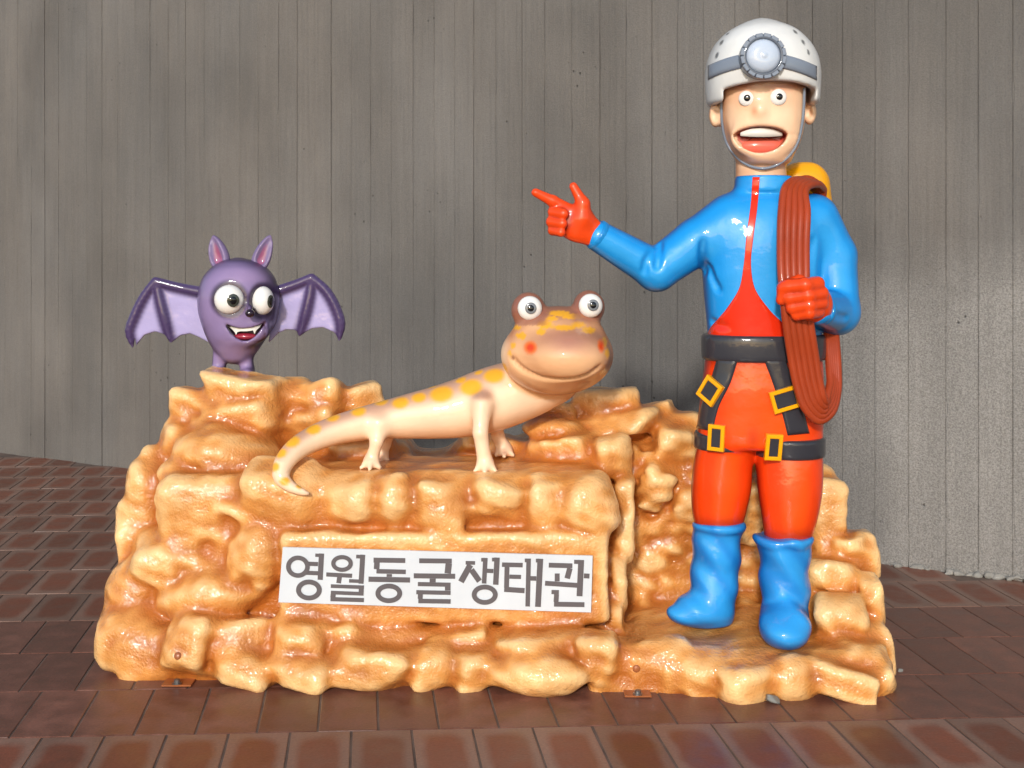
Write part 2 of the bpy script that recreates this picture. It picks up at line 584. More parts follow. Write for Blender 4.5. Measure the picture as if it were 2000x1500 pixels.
def concrete():
    m, nt, b = new_mat("board_marked_concrete")
    tc = N(nt, "ShaderNodeTexCoord"); oi = N(nt, "ShaderNodeObjectInfo")
    def noise(scale, vec, detail=4, rough=0.55):
        n = N(nt, "ShaderNodeTexNoise"); n.inputs['Scale'].default_value = scale; n.inputs['Detail'].default_value = detail
        n.inputs['Roughness'].default_value = rough
        nt.links.new(vec, n.inputs['Vector']); return n.outputs['Fac']
    def mapping(s, src):
        mp = N(nt, "ShaderNodeMapping"); mp.inputs['Scale'].default_value = s
        nt.links.new(src, mp.inputs['Vector']); return mp.outputs[0]
    geo = N(nt, "ShaderNodeNewGeometry")
    pos = geo.outputs['Position']
    grain = noise(60, mapping((1, 1, 0.035), pos), 5, 0.6)
    streak = noise(5.5, mapping((1, 1, 0.12), pos), 4)
    cloud = noise(1.3, mapping((1, 1, 0.8), pos), 5)
    fine = noise(160, pos, 3, 0.7)
    def ramp(v, a, b_, lo, hi):
        r = N(nt, "ShaderNodeMapRange"); r.inputs['From Min'].default_value = a; r.inputs['From Max'].default_value = b_
        r.inputs['To Min'].default_value = lo; r.inputs['To Max'].default_value = hi
        nt.links.new(v, r.inputs['Value']); return r.outputs[0]
    def mul(a, b_):
        n = N(nt, "ShaderNodeMath", operation='MULTIPLY'); nt.links.new(a, n.inputs[0]); nt.links.new(b_, n.inputs[1]); return n.outputs[0]
    v = mul(ramp(grain, 0.3, 0.7, 0.94, 1.06), ramp(streak, 0.3, 0.7, 0.92, 1.08))
    v = mul(v, ramp(cloud, 0.3, 0.7, 0.8, 1.2))
    v = mul(v, ramp(fine, 0.3, 0.7, 0.85, 1.15))
    v = mul(v, ramp(oi.outputs['Random'], 0, 1, 0.965, 1.03))
    # pits
    vor = N(nt, "ShaderNodeTexVoronoi"); vor.inputs['Scale'].default_value = 24
    nt.links.new(mapping((1, 1, 0.7), pos), vor.inputs['Vector'])
    gate = noise(3.0, pos, 3)
    pit = ramp(vor.outputs['Distance'], 0.03, 0.12, 1.0, 0.0)
    pit = mul(pit, ramp(gate, 0.55, 0.65, 0.0, 1.0))
    v = mul(v, ramp(pit, 0, 1, 1.0, 0.55))
    hue = noise(2.2, mapping((1, 1, 0.3), pos), 3)
    mixc = N(nt, "ShaderNodeMix", data_type='RGBA')
    mixc.inputs['A'].default_value = (*L(106, 101, 95), 1); mixc.inputs['B'].default_value = (*L(102, 99, 95), 1)
    nt.links.new(ramp(hue, 0.35, 0.65, 0, 1), mixc.inputs['Factor'])
    # pale lime bloom on the lower right of the wall, with its own ragged outline
    sep = N(nt, "ShaderNodeSeparateXYZ"); nt.links.new(pos, sep.inputs[0])
    wob = noise(2.0, pos, 5)
    def add(a, b_, op='ADD'):
        n = N(nt, "ShaderNodeMath", operation=op); nt.links.new(a, n.inputs[0])
        if hasattr(b_, 'is_linked') or hasattr(b_, 'node'): nt.links.new(b_, n.inputs[1])
        else: n.inputs[1].default_value = b_
        return n.outputs[0]
    bx = ramp(add(sep.outputs['X'], ramp(wob, 0, 1, -0.5, 0.5)), 0.7, 1.5, 0, 1)
    bz = ramp(add(sep.outputs['Z'], ramp(wob, 0, 1, -0.4, 0.4)), 0.95, 1.4, 1, 0)
    bloom = mul(bx, bz)
    mixb = N(nt, "ShaderNodeMix", data_type='RGBA'); mixb.inputs['B'].default_value = (*L(144, 141, 136), 1)
    nt.links.new(mul(bloom, ramp(fine, 0.3, 0.6, 0.2, 0.9)), mixb.inputs['Factor']); nt.links.new(mixc.outputs['Result'], mixb.inputs['A'])
    hs = N(nt, "ShaderNodeHueSaturation"); nt.links.new(mixb.outputs['Result'], hs.inputs['Color']); nt.links.new(v, hs.inputs['Value'])
    nt.links.new(hs.outputs[0], b.inputs['Base Color'])
    b.inputs['Roughness'].default_value = 0.8
    b1 = N(nt, "ShaderNodeBump"); b1.inputs['Distance'].default_value = 0.004; nt.links.new(grain, b1.inputs['Height'])
    b2 = N(nt, "ShaderNodeBump"); b2.inputs['Distance'].default_value = 0.003; nt.links.new(fine, b2.inputs['Height']); nt.links.new(b1.outputs[0], b2.inputs['Normal'])
    b3 = N(nt, "ShaderNodeBump"); b3.inputs['Distance'].default_value = 0.006; b3.invert = True; nt.links.new(pit, b3.inputs['Height']); nt.links.new(b2.outputs[0], b3.inputs['Normal'])
    nt.links.new(b3.outputs[0], b.inputs['Normal'])
    return m
M['concrete'] = concrete()

def tile_mat(name, framed):
    m, nt, b = new_mat(name)
    uv = N(nt, "ShaderNodeUVMap"); geo = N(nt, "ShaderNodeNewGeometry")
    at = N(nt, "ShaderNodeAttribute", attribute_name="rnd")
    n1 = N(nt, "ShaderNodeTexNoise"); n1.inputs['Scale'].default_value = 14; n1.inputs['Detail'].default_value = 6
    n2 = N(nt, "ShaderNodeTexNoise"); n2.inputs['Scale'].default_value = 130; n2.inputs['Detail'].default_value = 3
    n3 = N(nt, "ShaderNodeTexNoise"); n3.inputs['Scale'].default_value = 1.1; n3.inputs['Detail'].default_value = 4
    for n in (n1, n2, n3): nt.links.new(geo.outputs['Position'], n.inputs['Vector'])
    def mth(op, a, b_=None):
        n = N(nt, "ShaderNodeMath", operation=op)
        for i, s in enumerate((a, b_)):
            if s is None: continue
            if isinstance(s, (int, float)): n.inputs[i].default_value = s
            else: nt.links.new(s, n.inputs[i])
        return n.outputs[0]
    def ramp(v, a, b_, lo, hi):
        r = N(nt, "ShaderNodeMapRange"); r.inputs['From Min'].default_value = a; r.inputs['From Max'].default_value = b_
        r.inputs['To Min'].default_value = lo; r.inputs['To Max'].default_value = hi
        nt.links.new(v, r.inputs['Value']); return r.outputs[0]
    mx = N(nt, "ShaderNodeMix", data_type='RGBA')
    if framed:
        sep = N(nt, "ShaderNodeSeparateXYZ"); nt.links.new(uv.outputs[0], sep.inputs[0])
        du = mth('POWER', mth('ABSOLUTE', mth('MULTIPLY', mth('SUBTRACT', sep.outputs[0], 0.5), 2.0)), 4.0)
        dv = mth('POWER', mth('ABSOLUTE', mth('MULTIPLY', mth('SUBTRACT', sep.outputs[1], 0.5), 2.0)), 5.0)
        d = mth('POWER', mth('ADD', du, dv), 0.22)
        d = mth('ADD', d, ramp(n1.outputs['Fac'], 0, 1, -0.14, 0.14))
        fac = ramp(d, 0.62, 0.86, 0, 1)
        mx.inputs['A'].default_value = (*L(116, 66, 47), 1); mx.inputs['B'].default_value = (*L(128, 97, 82), 1)
        nt.links.new(fac, mx.inputs['Factor'])
    else:
        mx.inputs['A'].default_value = (*L(104, 66, 53), 1); mx.inputs['B'].default_value = (*L(116, 78, 64), 1)
        nt.links.new(ramp(n1.outputs['Fac'], 0.35, 0.65, 0, 1), mx.inputs['Factor'])
    v = mth('MULTIPLY', ramp(n1.outputs['Fac'], 0.3, 0.7, 0.86, 1.14), ramp(n2.outputs['Fac'], 0.3, 0.7, 0.88, 1.12))
    v = mth('MULTIPLY', v, ramp(at.outputs['Fac'], 0, 1, 0.82, 1.18))
    v = mth('MULTIPLY', v, ramp(n3.outputs['Fac'], 0.3, 0.7, 0.88, 1.12))
    hs = N(nt, "ShaderNodeHueSaturation"); nt.links.new(mx.outputs['Result'], hs.inputs['Color']); nt.links.new(v, hs.inputs['Value'])
    nt.links.new(hs.outputs[0], b.inputs['Base Color'])
    nt.links.new(ramp(n1.outputs['Fac'], 0.3, 0.7, 0.28, 0.5), b.inputs['Roughness'])
    b.inputs['Specular IOR Level'].default_value = 0.4
    b1 = N(nt, "ShaderNodeBump"); b1.inputs['Distance'].default_value = 0.0012; nt.links.new(n1.outputs['Fac'], b1.inputs['Height'])
    b2 = N(nt, "ShaderNodeBump"); b2.inputs['Distance'].default_value = 0.0005; nt.links.new(n2.outputs['Fac'], b2.inputs['Height']); nt.links.new(b1.outputs[0], b2.inputs['Normal'])
    nt.links.new(b2.outputs[0], b.inputs['Normal'])
    return m
M['tile_plain'] = tile_mat("brown_clay_tile", False)
M['tile_framed'] = tile_mat("worn_clay_tile", True)
M['mortar'] = paint("tile_mortar", L(104, 88, 77), rough=0.8, coat=0.0, var=0.35, bumps=((60, 0.003, 4),))
M['crust'] = paint("lime_crust", L(140, 137, 130), rough=0.7, coat=0.1, var=0.2, bumps=((90, 0.004, 4),))

# ------------------------------------------------------------------ floor
S_ROW, A_JNT = 0.05, -0.13          # tile rows and joints run slightly askew of the view
TD, TW = 0.3139, 0.1573
def row_line_Y(k):                  # row line k, measured where it crosses X = 0
    return FPX * CAMH * (2309e-6 - 112.2e-6 * k) / 1.0225 * 1.022

me = bpy.data.meshes.new("floor")
me.from_pydata([(-60, -60, -0.0022), (60, -60, -0.0022), (60, 60, -0.0022), (-60, 60, -0.0022)], [], [(0, 1, 2, 3)])
floor = put("floor", me, M['mortar'])
floor["kind"] = "structure"
BASE[floor] = np.zeros(3)

def wallY(X): return 5.379 - 0.543 * X

def tile_geo(seed):
    """one tile in its own skewed frame, its centre at the origin, slightly domed edges"""
    g = np.random.default_rng(seed)
    gap = 0.006
    pts = []
    for (u, v, z) in [(-.5, -.5, 0), (.5, -.5, 0), (.5, .5, 0), (-.5, .5, 0)]:
        pts.append((u, v))
    V = []; UV = []
    def lvl(inset, z):
        for (u, v) in pts:
            a = u * (TW - gap) - math.copysign(inset, u) + g.normal() * 0.0006
            c = v * (TD - gap) - math.copysign(inset, v) + g.normal() * 0.0006
            V.append((a + A_JNT * c, c + S_ROW * a, z)); UV.append((u + .5, v + .5))
    lvl(0, -0.012); lvl(0, -0.0006); lvl(0.0018, 0.0004)
    F = []
    for l in (0, 1):
        for i in range(4):
            j = (i + 1) % 4
            F.append((l * 4 + i, l * 4 + j, l * 4 + 4 + j, l * 4 + 4 + i))
    F.append((8, 9, 10, 11))
    return V, UV, F

def tile_mesh(name, items, mat):
    """items: (V, UV, F, offset, rnd)"""
    AV, AF, AU, AR = [], [], [], []
    for V, UV, F, off, r in items:
        b = len(AV)
        AV += [(v[0] + off[0], v[1] + off[1], v[2] + off[2]) for v in V]; AU += UV; AR += [r] * len(V)
        AF += [tuple(b + i for i in f) for f in F]
    me = bpy.data.meshes.new(name)
    me.from_pydata(AV, [], AF)
    uvl = me.uv_layers.new(name="UVMap")
    for l in me.loops: uvl.data[l.index].uv = AU[l.vertex_index]
    a = me.attributes.new("rnd", 'FLOAT', 'POINT'); a.data.foreach_set("value", AR)
    me.materials.append(mat)
    me.update()
    return me

variants = {}
for fr in (False, True):
    for s in range(8):
        V, UV, F = tile_geo(s + 20 * fr)
        variants[(fr, s)] = tile_mesh("tile", [(V, UV, F, (0, 0, 0), s / 7.0)], M['tile_framed' if fr else 'tile_plain'])

cands = []
for k in range(-18, 19):
    Y0 = (row_line_Y(k) + row_line_Y(k + 1)) * 0.5
    framed = not (8 <= k <= 10)
    shift = (0.5 if k % 2 else 0.0) + random.uniform(-0.06, 0.06)
    for i in range(-58, 56):
        X = (i + shift) * TW + A_JNT * (Y0 - 3.4)
        Y = Y0 + S_ROW * X
        if Y > wallY(X) - 0.0 or Y < 1.2 or abs(X) > 8.5: continue
        px = 1000 + X * FPX / Y; py = HOR + CAMH * FPX / Y
        vis = -60 < px < 2060 and py < 1570
        hid = (260 < px < 1690 and py < 1290) or (py < 1120 and 230 < px < 1720)
        cands.append((0 if (vis and not hid) else 1, Y, X, framed))
cands.sort()
rest = {True: [], False: []}
for n, (h, Y, X, fr) in enumerate(cands):
    z = random.uniform(-0.0004, 0.0004)
    if n < 296 and h == 0:
        o = bpy.data.objects.new("tile", variants[(fr, random.randrange(8))])
        o.location = (X, Y, z); o.parent = floor
        col.objects.link(o)
    else:
        V, UV, F = tile_geo(random.randrange(9999))
        rest[fr].append((V, UV, F, (X, Y, z), random.random()))
for fr in rest:
    if rest[fr]:
        o = bpy.data.objects.new("tiles", tile_mesh("tiles", rest[fr], M['tile_framed' if fr else 'tile_plain']))
        o.parent = floor; o["kind"] = "stuff"; col.objects.link(o)

# ------------------------------------------------------------------ concrete wall, every board print a strip of its own
WANG = math.atan(-0.543)
wdir = np.array([math.cos(WANG), math.sin(WANG), 0]); wn_ = np.array([math.sin(WANG), -math.cos(WANG), 0])
worg = np.array([0, wallY(0), 0.0])
wall = thing("concrete_wall", "board-marked grey concrete wall standing behind the sculpture", "wall", tuple(worg))
B = np.stack([wdir, -wn_, [0, 0, 1]], 1)
def wbox(s0, s1, d0, d1, z0, z1, bev, name, mat):
    c = worg + wdir * (s0 + s1) / 2 - wn_ * (d0 + d1) / 2 + np.array([0, 0, (z0 + z1) / 2])
    V, F = box_mesh(c, ((s1 - s0) / 2, (d1 - d0) / 2, (z1 - z0) / 2), bev, B)
    return put_poly(name, V, F, mat, wall)
wbox(-13, 8, 0.0072, 0.35, -0.05, 4.2, 0.01, "wall_core", M['concrete'])
gw = np.random.default_rng(77)
def board(s0, w, dp, g):
    """print of one shuttering board: ragged edges, slightly wavy face"""
    n = 90
    z = np.linspace(-0.03, 4.2, n)
    def rag():
        r = gw.uniform(0.2, 1.0, n) * g
        for _ in range(9):
            k = gw.integers(0, n); r[k:k + gw.integers(1, 3)] += gw.uniform(0.0005, 0.004)
        return r
    a, b = rag(), rag()
    wav = 0.0012 * np.sin(z * gw.uniform(1, 3) + gw.uniform(0, 6))
    cup = gw.uniform(-0.0012, 0.0012)
    cols = [(np.full(n, s0 + .0002), np.full(n, .0045)), (s0 + a, dp + wav + .0022), (s0 + a + .003, dp + wav), (np.full(n, s0 + w / 2), dp + wav + cup), (s0 + w - b - .003, dp + wav), (s0 + w - b, dp + wav + .0022), (np.full(n, s0 + w - .0002), np.full(n, .0045))]
    V = np.stack([worg + wdir * u[:, None] - wn_ * d[:, None] + np.c_[np.zeros(n), np.zeros(n), z] for u, d in cols], 1).reshape(-1, 3)
    m = len(cols); Q = []
    for j in range(n - 1):
        for i in range(m - 1):
            q = j * m + i
            Q.append((q, q + 1, q + m + 1, q + m))
    me = mesh_np("board_strip", V, Q, smooth=False)
    put("board_strip", me, M['concrete'], wall)
s = -12.8
while s < 7.6:
    w = random.choice([0.105, 0.118, 0.122, 0.128, 0.14])
    dp = random.choice([0, 0, 0.0015, 0.003, -0.0015, 0.0045])
    g = random.choice([0.0001, 0.0002, 0.0005, 0.0009, 0.0015])
    board(s, w, dp, g)
    s += w
# crumbly lime crust where the wall meets the floor on the right
cv = None
pr = []
g5 = np.random.default_rng(5)
for i in range(46):
    t = g5.uniform(1.5, 2.7)
    c = worg + wdir * t + wn_ * g5.uniform(-0.005, 0.012) + np.array([0, 0, g5.uniform(0, 0.022) * (0.5 + 0.5 * math.sin(t * 9))])
    pr.append(ell(c, (g5.uniform(0.012, 0.04), 0.009, g5.uniform(0.004, 0.013)), rand_rot(0.5, g5)))
cv = vol_for(pr, 0.005)
for p in pr: cv.add(p, 0.008)
cv.noise(0.003, 160, 3)
V, Q = cv.mesh()
put("lime_crust", mesh_np("crust", V, Q), M['crust'], wall)

# ------------------------------------------------------------------ rock base
rock = thing("rock_base", "glossy orange-brown moulded rock base with ledge and stepped platform", "rock", (0.0, 3.6, 0.0))
rv = Vol((-1.42, 3.06, -0.03), (1.36, 4.12, 0.93), 0.0095)
def slab(px0, px1, Yf, Yb, z0, z1, rad, k=0.04, rot=None, Yref=None):
    Yr = Yref or Yf
    x0, x1 = (px0 - 1000) * Yr / FPX, (px1 - 1000) * Yr / FPX
    rv.add(rbox(((x0 + x1) / 2, (Yf + Yb) / 2, (z0 + z1) / 2), ((x1 - x0) / 2, (Yb - Yf) / 2, (z1 - z0) / 2), rad, rot), k)
def zAt(py, Y): return CAMH - (py - HOR) * Y / FPX
slab(225, 1180, 3.34, 4.02, -0.05, 0.14, 0.04)                   # plinth left
slab(1150, 1735, 3.245, 4.02, -0.05, 0.112, 0.03)                 # platform
slab(300, 1190, 3.43, 3.99, 0.0, 0.572, 0.05)                     # body
slab(520, 1180, 3.41, 3.75, 0.38, 0.575, 0.05)
slab(540, 800, 3.73, 3.99, 0.3, zAt(862, 3.76), 0.05)
slab(1020, 1260, 3.68, 4.0, 0.3, zAt(868, 3.72), 0.05)
slab(880, 1060, 3.80, 4.0, 0.3, zAt(862, 3.85), 0.05)                   # ledge
slab(545, 1192, 3.345, 3.6, 0.16, 0.425, 0.018, 0.015)           # panel behind the sign
slab(350, 720, 3.76, 4.0, 0.4, zAt(775, 3.8), 0.06)              # back left
slab(300, 420, 3.62, 3.95, 0.2, zAt(880, 3.65), 0.06)
slab(255, 545, 3.48, 3.9, 0.0, 0.40, 0.06)
slab(320, 560, 3.53, 3.9, 0.0, zAt(955, 3.5), 0.06)
slab(335, 545, 3.61, 3.95, 0.0, zAt(865, 3.58), 0.06)
slab(385, 545, 3.69, 3.95, 0.0, zAt(790, 3.66), 0.05)
slab(1560, 1690, 3.46, 3.98, 0.0, zAt(1165, 3.46), 0.05)
slab(1570, 1670, 3.54, 3.98, 0.0, zAt(1090, 3.54), 0.05)
slab(400, 540, 3.70, 3.98, 0.4, zAt(748, 3.75), 0.05)
slab(1040, 1380, 3.78, 4.02, 0.3, zAt(835, 3.82), 0.06)          # back right
slab(1215, 1400, 3.70, 4.02, 0.0, zAt(900, 3.75), 0.05)
slab(1380, 1600, 3.74, 4.02, 0.0, zAt(900, 3.75), 0.05)
slab(1560, 1640, 3.62, 4.0, 0.0, zAt(965, 3.65), 0.05)
slab(1600, 1700, 3.56, 3.98, 0.0, zAt(1075, 3.6), 0.05)

LUMPS = [  # picture box x0, x1, y0, y1, depth of the face
 (384,534,735,782,3.66),(329,410,762,830,3.68),(393,545,776,850,3.64),(543,600,748,800,3.72),(591,666,748,817,3.70),(666,742,757,810,3.74),
 (371,464,828,864,3.60),(305,375,834,900,3.62),(345,520,856,948,3.53),(277,312,876,925,3.62),(244,316,909,1006,3.56),(310,395,905,960,3.52),
 (301,389,958,1076,3.46),(389,464,949,1004,3.46),(468,613,912,1028,3.39),(424,530,985,1026,3.41),(224,296,984,1046,3.56),(226,285,1030,1110,3.54),
 (257,349,1063,1151,3.42),(446,543,1034,1156,3.36),(358,442,1085,1142,3.43),(314,494,1134,1213,3.37),(204,305,1112,1226,3.44),(183,323,1204,1296,3.38),
 (196,330,1270,1322,3.34),(314,406,1213,1333,3.29),(406,521,1222,1292,3.31),(406,530,1285,1345,3.27),(525,631,1226,1312,3.29),(520,640,1295,1350,3.25),
 (631,700,1228,1292,3.31),(395,470,1040,1090,3.46),(330,400,1050,1110,3.45),
 (665,742,1232,1270,3.33),(745,840,1228,1272,3.34),(845,952,1238,1282,3.31),(968,1130,1250,1309,3.26),(1128,1210,1250,1338,3.24),
 (640,794,1276,1352,3.245),(796,884,1276,1350,3.25),(880,972,1284,1350,3.25),(968,1134,1300,1364,3.19),
 (1208,1290,1300,1352,3.27),(1290,1350,1285,1358,3.24),(1340,1420,1300,1362,3.22),
 (1205,1340,1262,1310,3.26),(1333,1509,1288,1330,3.235),(1412,1517,1318,1374,3.165),(1515,1600,1300,1374,3.18),(1585,1716,1316,1372,3.17),(1690,1757,1318,1362,3.22),
 (1640,1737,1266,1315,3.27),(1603,1698,1174,1256,3.36),(1582,1682,1104,1155,3.48),(1640,1692,1058,1086,3.54),(1650,1720,1048,1140,3.56),(1690,1728,1140,1250,3.44),(1700,1742,1230,1320,3.36),
 (1585,1660,945,1045,3.58),(1560,1640,920,1000,3.66),(1590,1640,1040,1100,3.58),
 (640,735,938,1024,3.385),(737,808,935,1028,3.375),(810,910,948,1034,3.365),(926,1020,942,1016,3.37),(1037,1098,944,1034,3.37),(1094,1204,938,1046,3.36),(770,1000,1000,1030,3.40),
 (1196,1224,1098,1206,3.46),(1204,1240,938,990,3.55),(1190,1215,1190,1240,3.42),(1200,1235,990,1100,3.52),
 (1128,1250,764,816,3.74),(1250,1316,788,818,3.78),(1035,1118,792,832,3.74),(1135,1290,814,856,3.69),(1028,1134,822,864,3.68),(1035,1168,860,902,3.62),(1164,1238,858,931,3.58),
 (1286,1370,812,868,3.76),(1285,1349,842,912,3.69),(1255,1314,905,1000,3.655),(1340,1480,870,960,3.70),(1320,1400,920,1020,3.68),(1440,1500,930,1060,3.69),
 (940,1030,858,900,3.72),(640,760,860,905,3.66),(560,660,800,860,3.70),(900,960,850,890,3.78),
]
gl = np.random.default_rng(23)
for (x0, x1, y0, y1, Yf) in LUMPS:
    hx, hz = (x1 - x0) / 2 * Yf / FPX, (y1 - y0) / 2 * Yf / FPX
    hy = min(max(0.055, 0.55 * (hx + hz) * 0.8), 0.11)
    c = P((x0 + x1) / 2, (y0 + y1) / 2, Yf); c[1] += hy * 0.75
    if c[2] - hz < 0.0:
        hz = (c[2] + hz) / 2 + 0.01; c[2] = hz - 0.012
    cuts = []
    for q in range(4):
        n = np.array([gl.uniform(-1, 1), -gl.uniform(0.25, 1.0), gl.uniform(-1, 1)]); n /= np.linalg.norm(n)
        ext = abs(n[0]) * hx + abs(n[1]) * hy + abs(n[2]) * hz
        cuts.append((n, ext * gl.uniform(0.62, 0.8)))
    rad = min(hx, hz) * gl.uniform(0.4, 0.64)
    if gl.random() < 0.18:
        rv.add(ell(c, (hx * 1.22, hy * 1.0, hz * 1.22), rand_rot(0.24, gl)), 0.027)
    else:
        rv.add(rbox(c, (hx * 1.08, hy, hz * 1.1), rad, rand_rot(0.26, gl), cuts), 0.027)
# hollows between the pieces
for i in range(3):
    px, py = gl.uniform(240, 520), gl.uniform(860, 1200)
    p, n = rv.hit([px], [py])
    rv.sub(ell(p[0] + n[0] * 0.012, (gl.uniform(0.02, 0.05), 0.02, gl.uniform(0.012, 0.03)), rand_rot(0.8, gl)), 0.03)
# rippled run of poured resin on the face behind the boots
pxs, pys = gl.uniform(1240, 1490, 90), gl.uniform(880, 1185, 90)
hp, hn = rv.hit(pxs, pys)
for i in range(90):
    r = gl.uniform(.010, .024)
    rv.add(ell(hp[i] - hn[i] * r * .35, (r * gl.uniform(1.2, 2.2), r, r * .8), rand_rot(0.5, gl)), 0.018)
# sign bed kept flat
rv.sub(rbox(P(852, 1133, 3.20), (0.46, 0.139, 0.088), 0.004, [[math.cos(.022), 0, math.sin(.022)], [0, 1, 0], [-math.sin(.022), 0, math.cos(.022)]]), 0.01)
# flat seats under the boots
rv.noise(0.0035, 34, 4)
rv.noise(0.0016, 95, 9)
V, Q = rv.mesh()
keep = V[:, 2] > -0.02
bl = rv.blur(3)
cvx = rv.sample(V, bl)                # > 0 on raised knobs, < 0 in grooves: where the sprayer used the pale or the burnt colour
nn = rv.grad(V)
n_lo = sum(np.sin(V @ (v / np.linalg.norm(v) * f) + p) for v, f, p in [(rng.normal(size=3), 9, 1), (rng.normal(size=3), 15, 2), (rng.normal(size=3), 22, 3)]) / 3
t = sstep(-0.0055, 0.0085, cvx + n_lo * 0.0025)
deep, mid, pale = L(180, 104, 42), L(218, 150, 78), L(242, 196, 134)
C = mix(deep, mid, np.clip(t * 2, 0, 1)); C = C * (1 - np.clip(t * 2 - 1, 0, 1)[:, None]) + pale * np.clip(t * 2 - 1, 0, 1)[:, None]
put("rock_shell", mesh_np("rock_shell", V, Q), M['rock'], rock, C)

# anchor brackets screwed to the floor
def bracket(px, py, w):
    Y = FPX * CAMH / (py - HOR)
    c = P(px, py, Y)
    V, F = box_mesh(c + [0, 0.02, 0.004], (w / 2, 0.026, 0.0025), 0.001)
    b = put_poly("anchor_bracket", V, F, M['rockflat'], rock)
    V = []; Fc = []
    for k, (r, z) in enumerate([(0.014, 0.008), (0.014, 0.010), (0.009, 0.011), (0.009, 0.018), (0.006, 0.020)]):
        for i in range(12):
            a = i * math.pi / 6
            V.append(c + np.array([r * math.cos(a), 0.004 + r * math.sin(a), z]))
    for k in range(4):
        for i in range(12):
            Fc.append((k * 12 + i, k * 12 + (i + 1) % 12, k * 12 + 12 + (i + 1) % 12, k * 12 + 12 + i))
    Fc.append(tuple(48 + i for i in range(12)))
    put_poly("bolt", V, Fc, M['steel'], b)
M['rockflat'] = paint("bracket_paint", L(158, 92, 52), rough=0.35, coat=0.4, var=0.15)
bracket(345, 1341, 0.085); bracket(1246, 1362, 0.075)
for (px, py) in ((347, 1281), (1243, 1306)):
    p, n = rv.hit([px], [py])
    put("fixing_screw", uvsphere(p[0], (0.011, 0.011, 0.005), basis(n[0]), 14, 8), M['rockflat'], rock)

# ------------------------------------------------------------------ name sign
YS = 3.333
sg = thing("name_sign", "white rectangular sign with dark grey Korean lettering on the rock front", "sign", tuple(P(852, 1190, YS)))
def crop(x, y): return 520 + x / 3.0303, 1050 + y / 3.0303
cor = [crop(98, 57), crop(1932, 108), crop(1922, 443), crop(72, 383)]
V = [P(x, y, YS) for x, y in cor] + [P(x, y, YS) + np.array([0, 0.006, 0]) for x, y in cor]
put_poly("sign_panel", V, [(0, 3, 2, 1), (4, 5, 6, 7), (0, 1, 5, 4), (1, 2, 6, 5), (2, 3, 7, 6), (3, 0, 4, 7)], M['sign'], sg)
def bar(V, F, x0, y0, x1, y1, w):
    d = np.array([x1 - x0, y1 - y0], float); d /= np.linalg.norm(d); n = np.array([-d[1], d[0]]) * w / 2
    # ends cut square to the page skew
    b = len(V)
    for s in (0, 1):
        for (x, y) in ((x0 + n[0], y0 + n[1]), (x1 + n[0], y1 + n[1]), (x1 - n[0], y1 - n[1]), (x0 - n[0], y0 - n[1])):
            V.append(P(*crop(x, y), YS - (0.0010 + 0.00012 * (b // 8) if s == 0 else -0.001)))
    F += [(b, b + 1, b + 2, b + 3)]
    F += [(b + i, b + 4 + i, b + 4 + (i + 1) % 4, b + (i + 1) % 4) for i in range(4)]
def ring(V, F, cx, cy, rx, ry, w, n=40):
    b = len(V)
    for i in range(n):
        a = 2 * math.pi * i / n
        for (r1, r2, dy) in ((rx, ry, -0.0026), (rx - w, ry - w, -0.0026), (rx, ry, 0.001), (rx - w, ry - w, 0.001)):
            V.append(P(*crop(cx + r1 * math.cos(a), cy + r2 * math.sin(a)), YS + dy))
    for i in range(n):
        a, c = b + i * 4, b + ((i + 1) % n) * 4
        F += [(a, a + 1, c + 1, c), (a, c, c + 2, a + 2), (a + 1, a + 3, c + 3, c + 1)]
GL = [
 ([(327,94,319,250,31),(290,104,314,105,20),(235,154,306,157,25),(235,208,306,211,25)], [(187,172,70,66,27),(252,310,76,62,29)]),
 ([(355,218,508,226,25),(434,230,428,270,28),(571,101,561,273,30),(532,112,557,113,22),(490,256,548,258,21),(382,287,578,294,22),(562,304,562,322,30),(382,325,576,333,22),(396,335,394,355,30),(380,364,578,370,25)], [(448,153,64,50,25)]),
 ([(635,133,823,136,29),(655,147,653,187,33),(652,199,826,203,27),(728,216,728,232,32),(605,246,851,251,31)], [(725,330,79,58,29)]),
 ([(905,137,1098,139,29),(1080,153,1074,212,38),(873,226,1118,229,30),(985,243,985,264,36),(897,275,1091,279,25),(1074,291,1074,313,33),(888,323,1091,327,25),(912,335,911,362,29),(900,375,1091,378,27)], []),
 ([(1180,149,1236,150,22),(1208,161,1152,262,36),(1214,190,1262,258,34),(1297,120,1289,272,27),(1272,131,1284,131,22),(1303,196,1344,198,25),(1366,118,1358,279,32),(1336,130,1350,130,22)], [(1293,338,77,60,29)]),
 ([(1395,160,1518,163,27),(1425,173,1422,297,29),(1439,231,1508,233,25),(1408,306,1529,314,31),(1553,124,1547,408,27),(1530,135,1540,135,22),(1563,241,1598,242,27),(1622,125,1608,410,34),(1596,136,1606,136,22)], []),
 ([(1672,163,1812,167,29),(1797,181,1781,242,33),(1722,212,1722,259,29),(1650,270,1846,283,29),(1864,132,1854,347,35),(1822,143,1848,144,24),(1880,226,1913,228,29),(1688,322,1732,323,25),(1718,335,1715,381,29),(1703,394,1883,397,29)], []),
]
for bars, rings in GL:
    V, F = [], []
    for b in bars: bar(V, F, *b)
    for r in rings: ring(V, F, *r)
    put_poly("letter", V, F, M['letter'], sg)

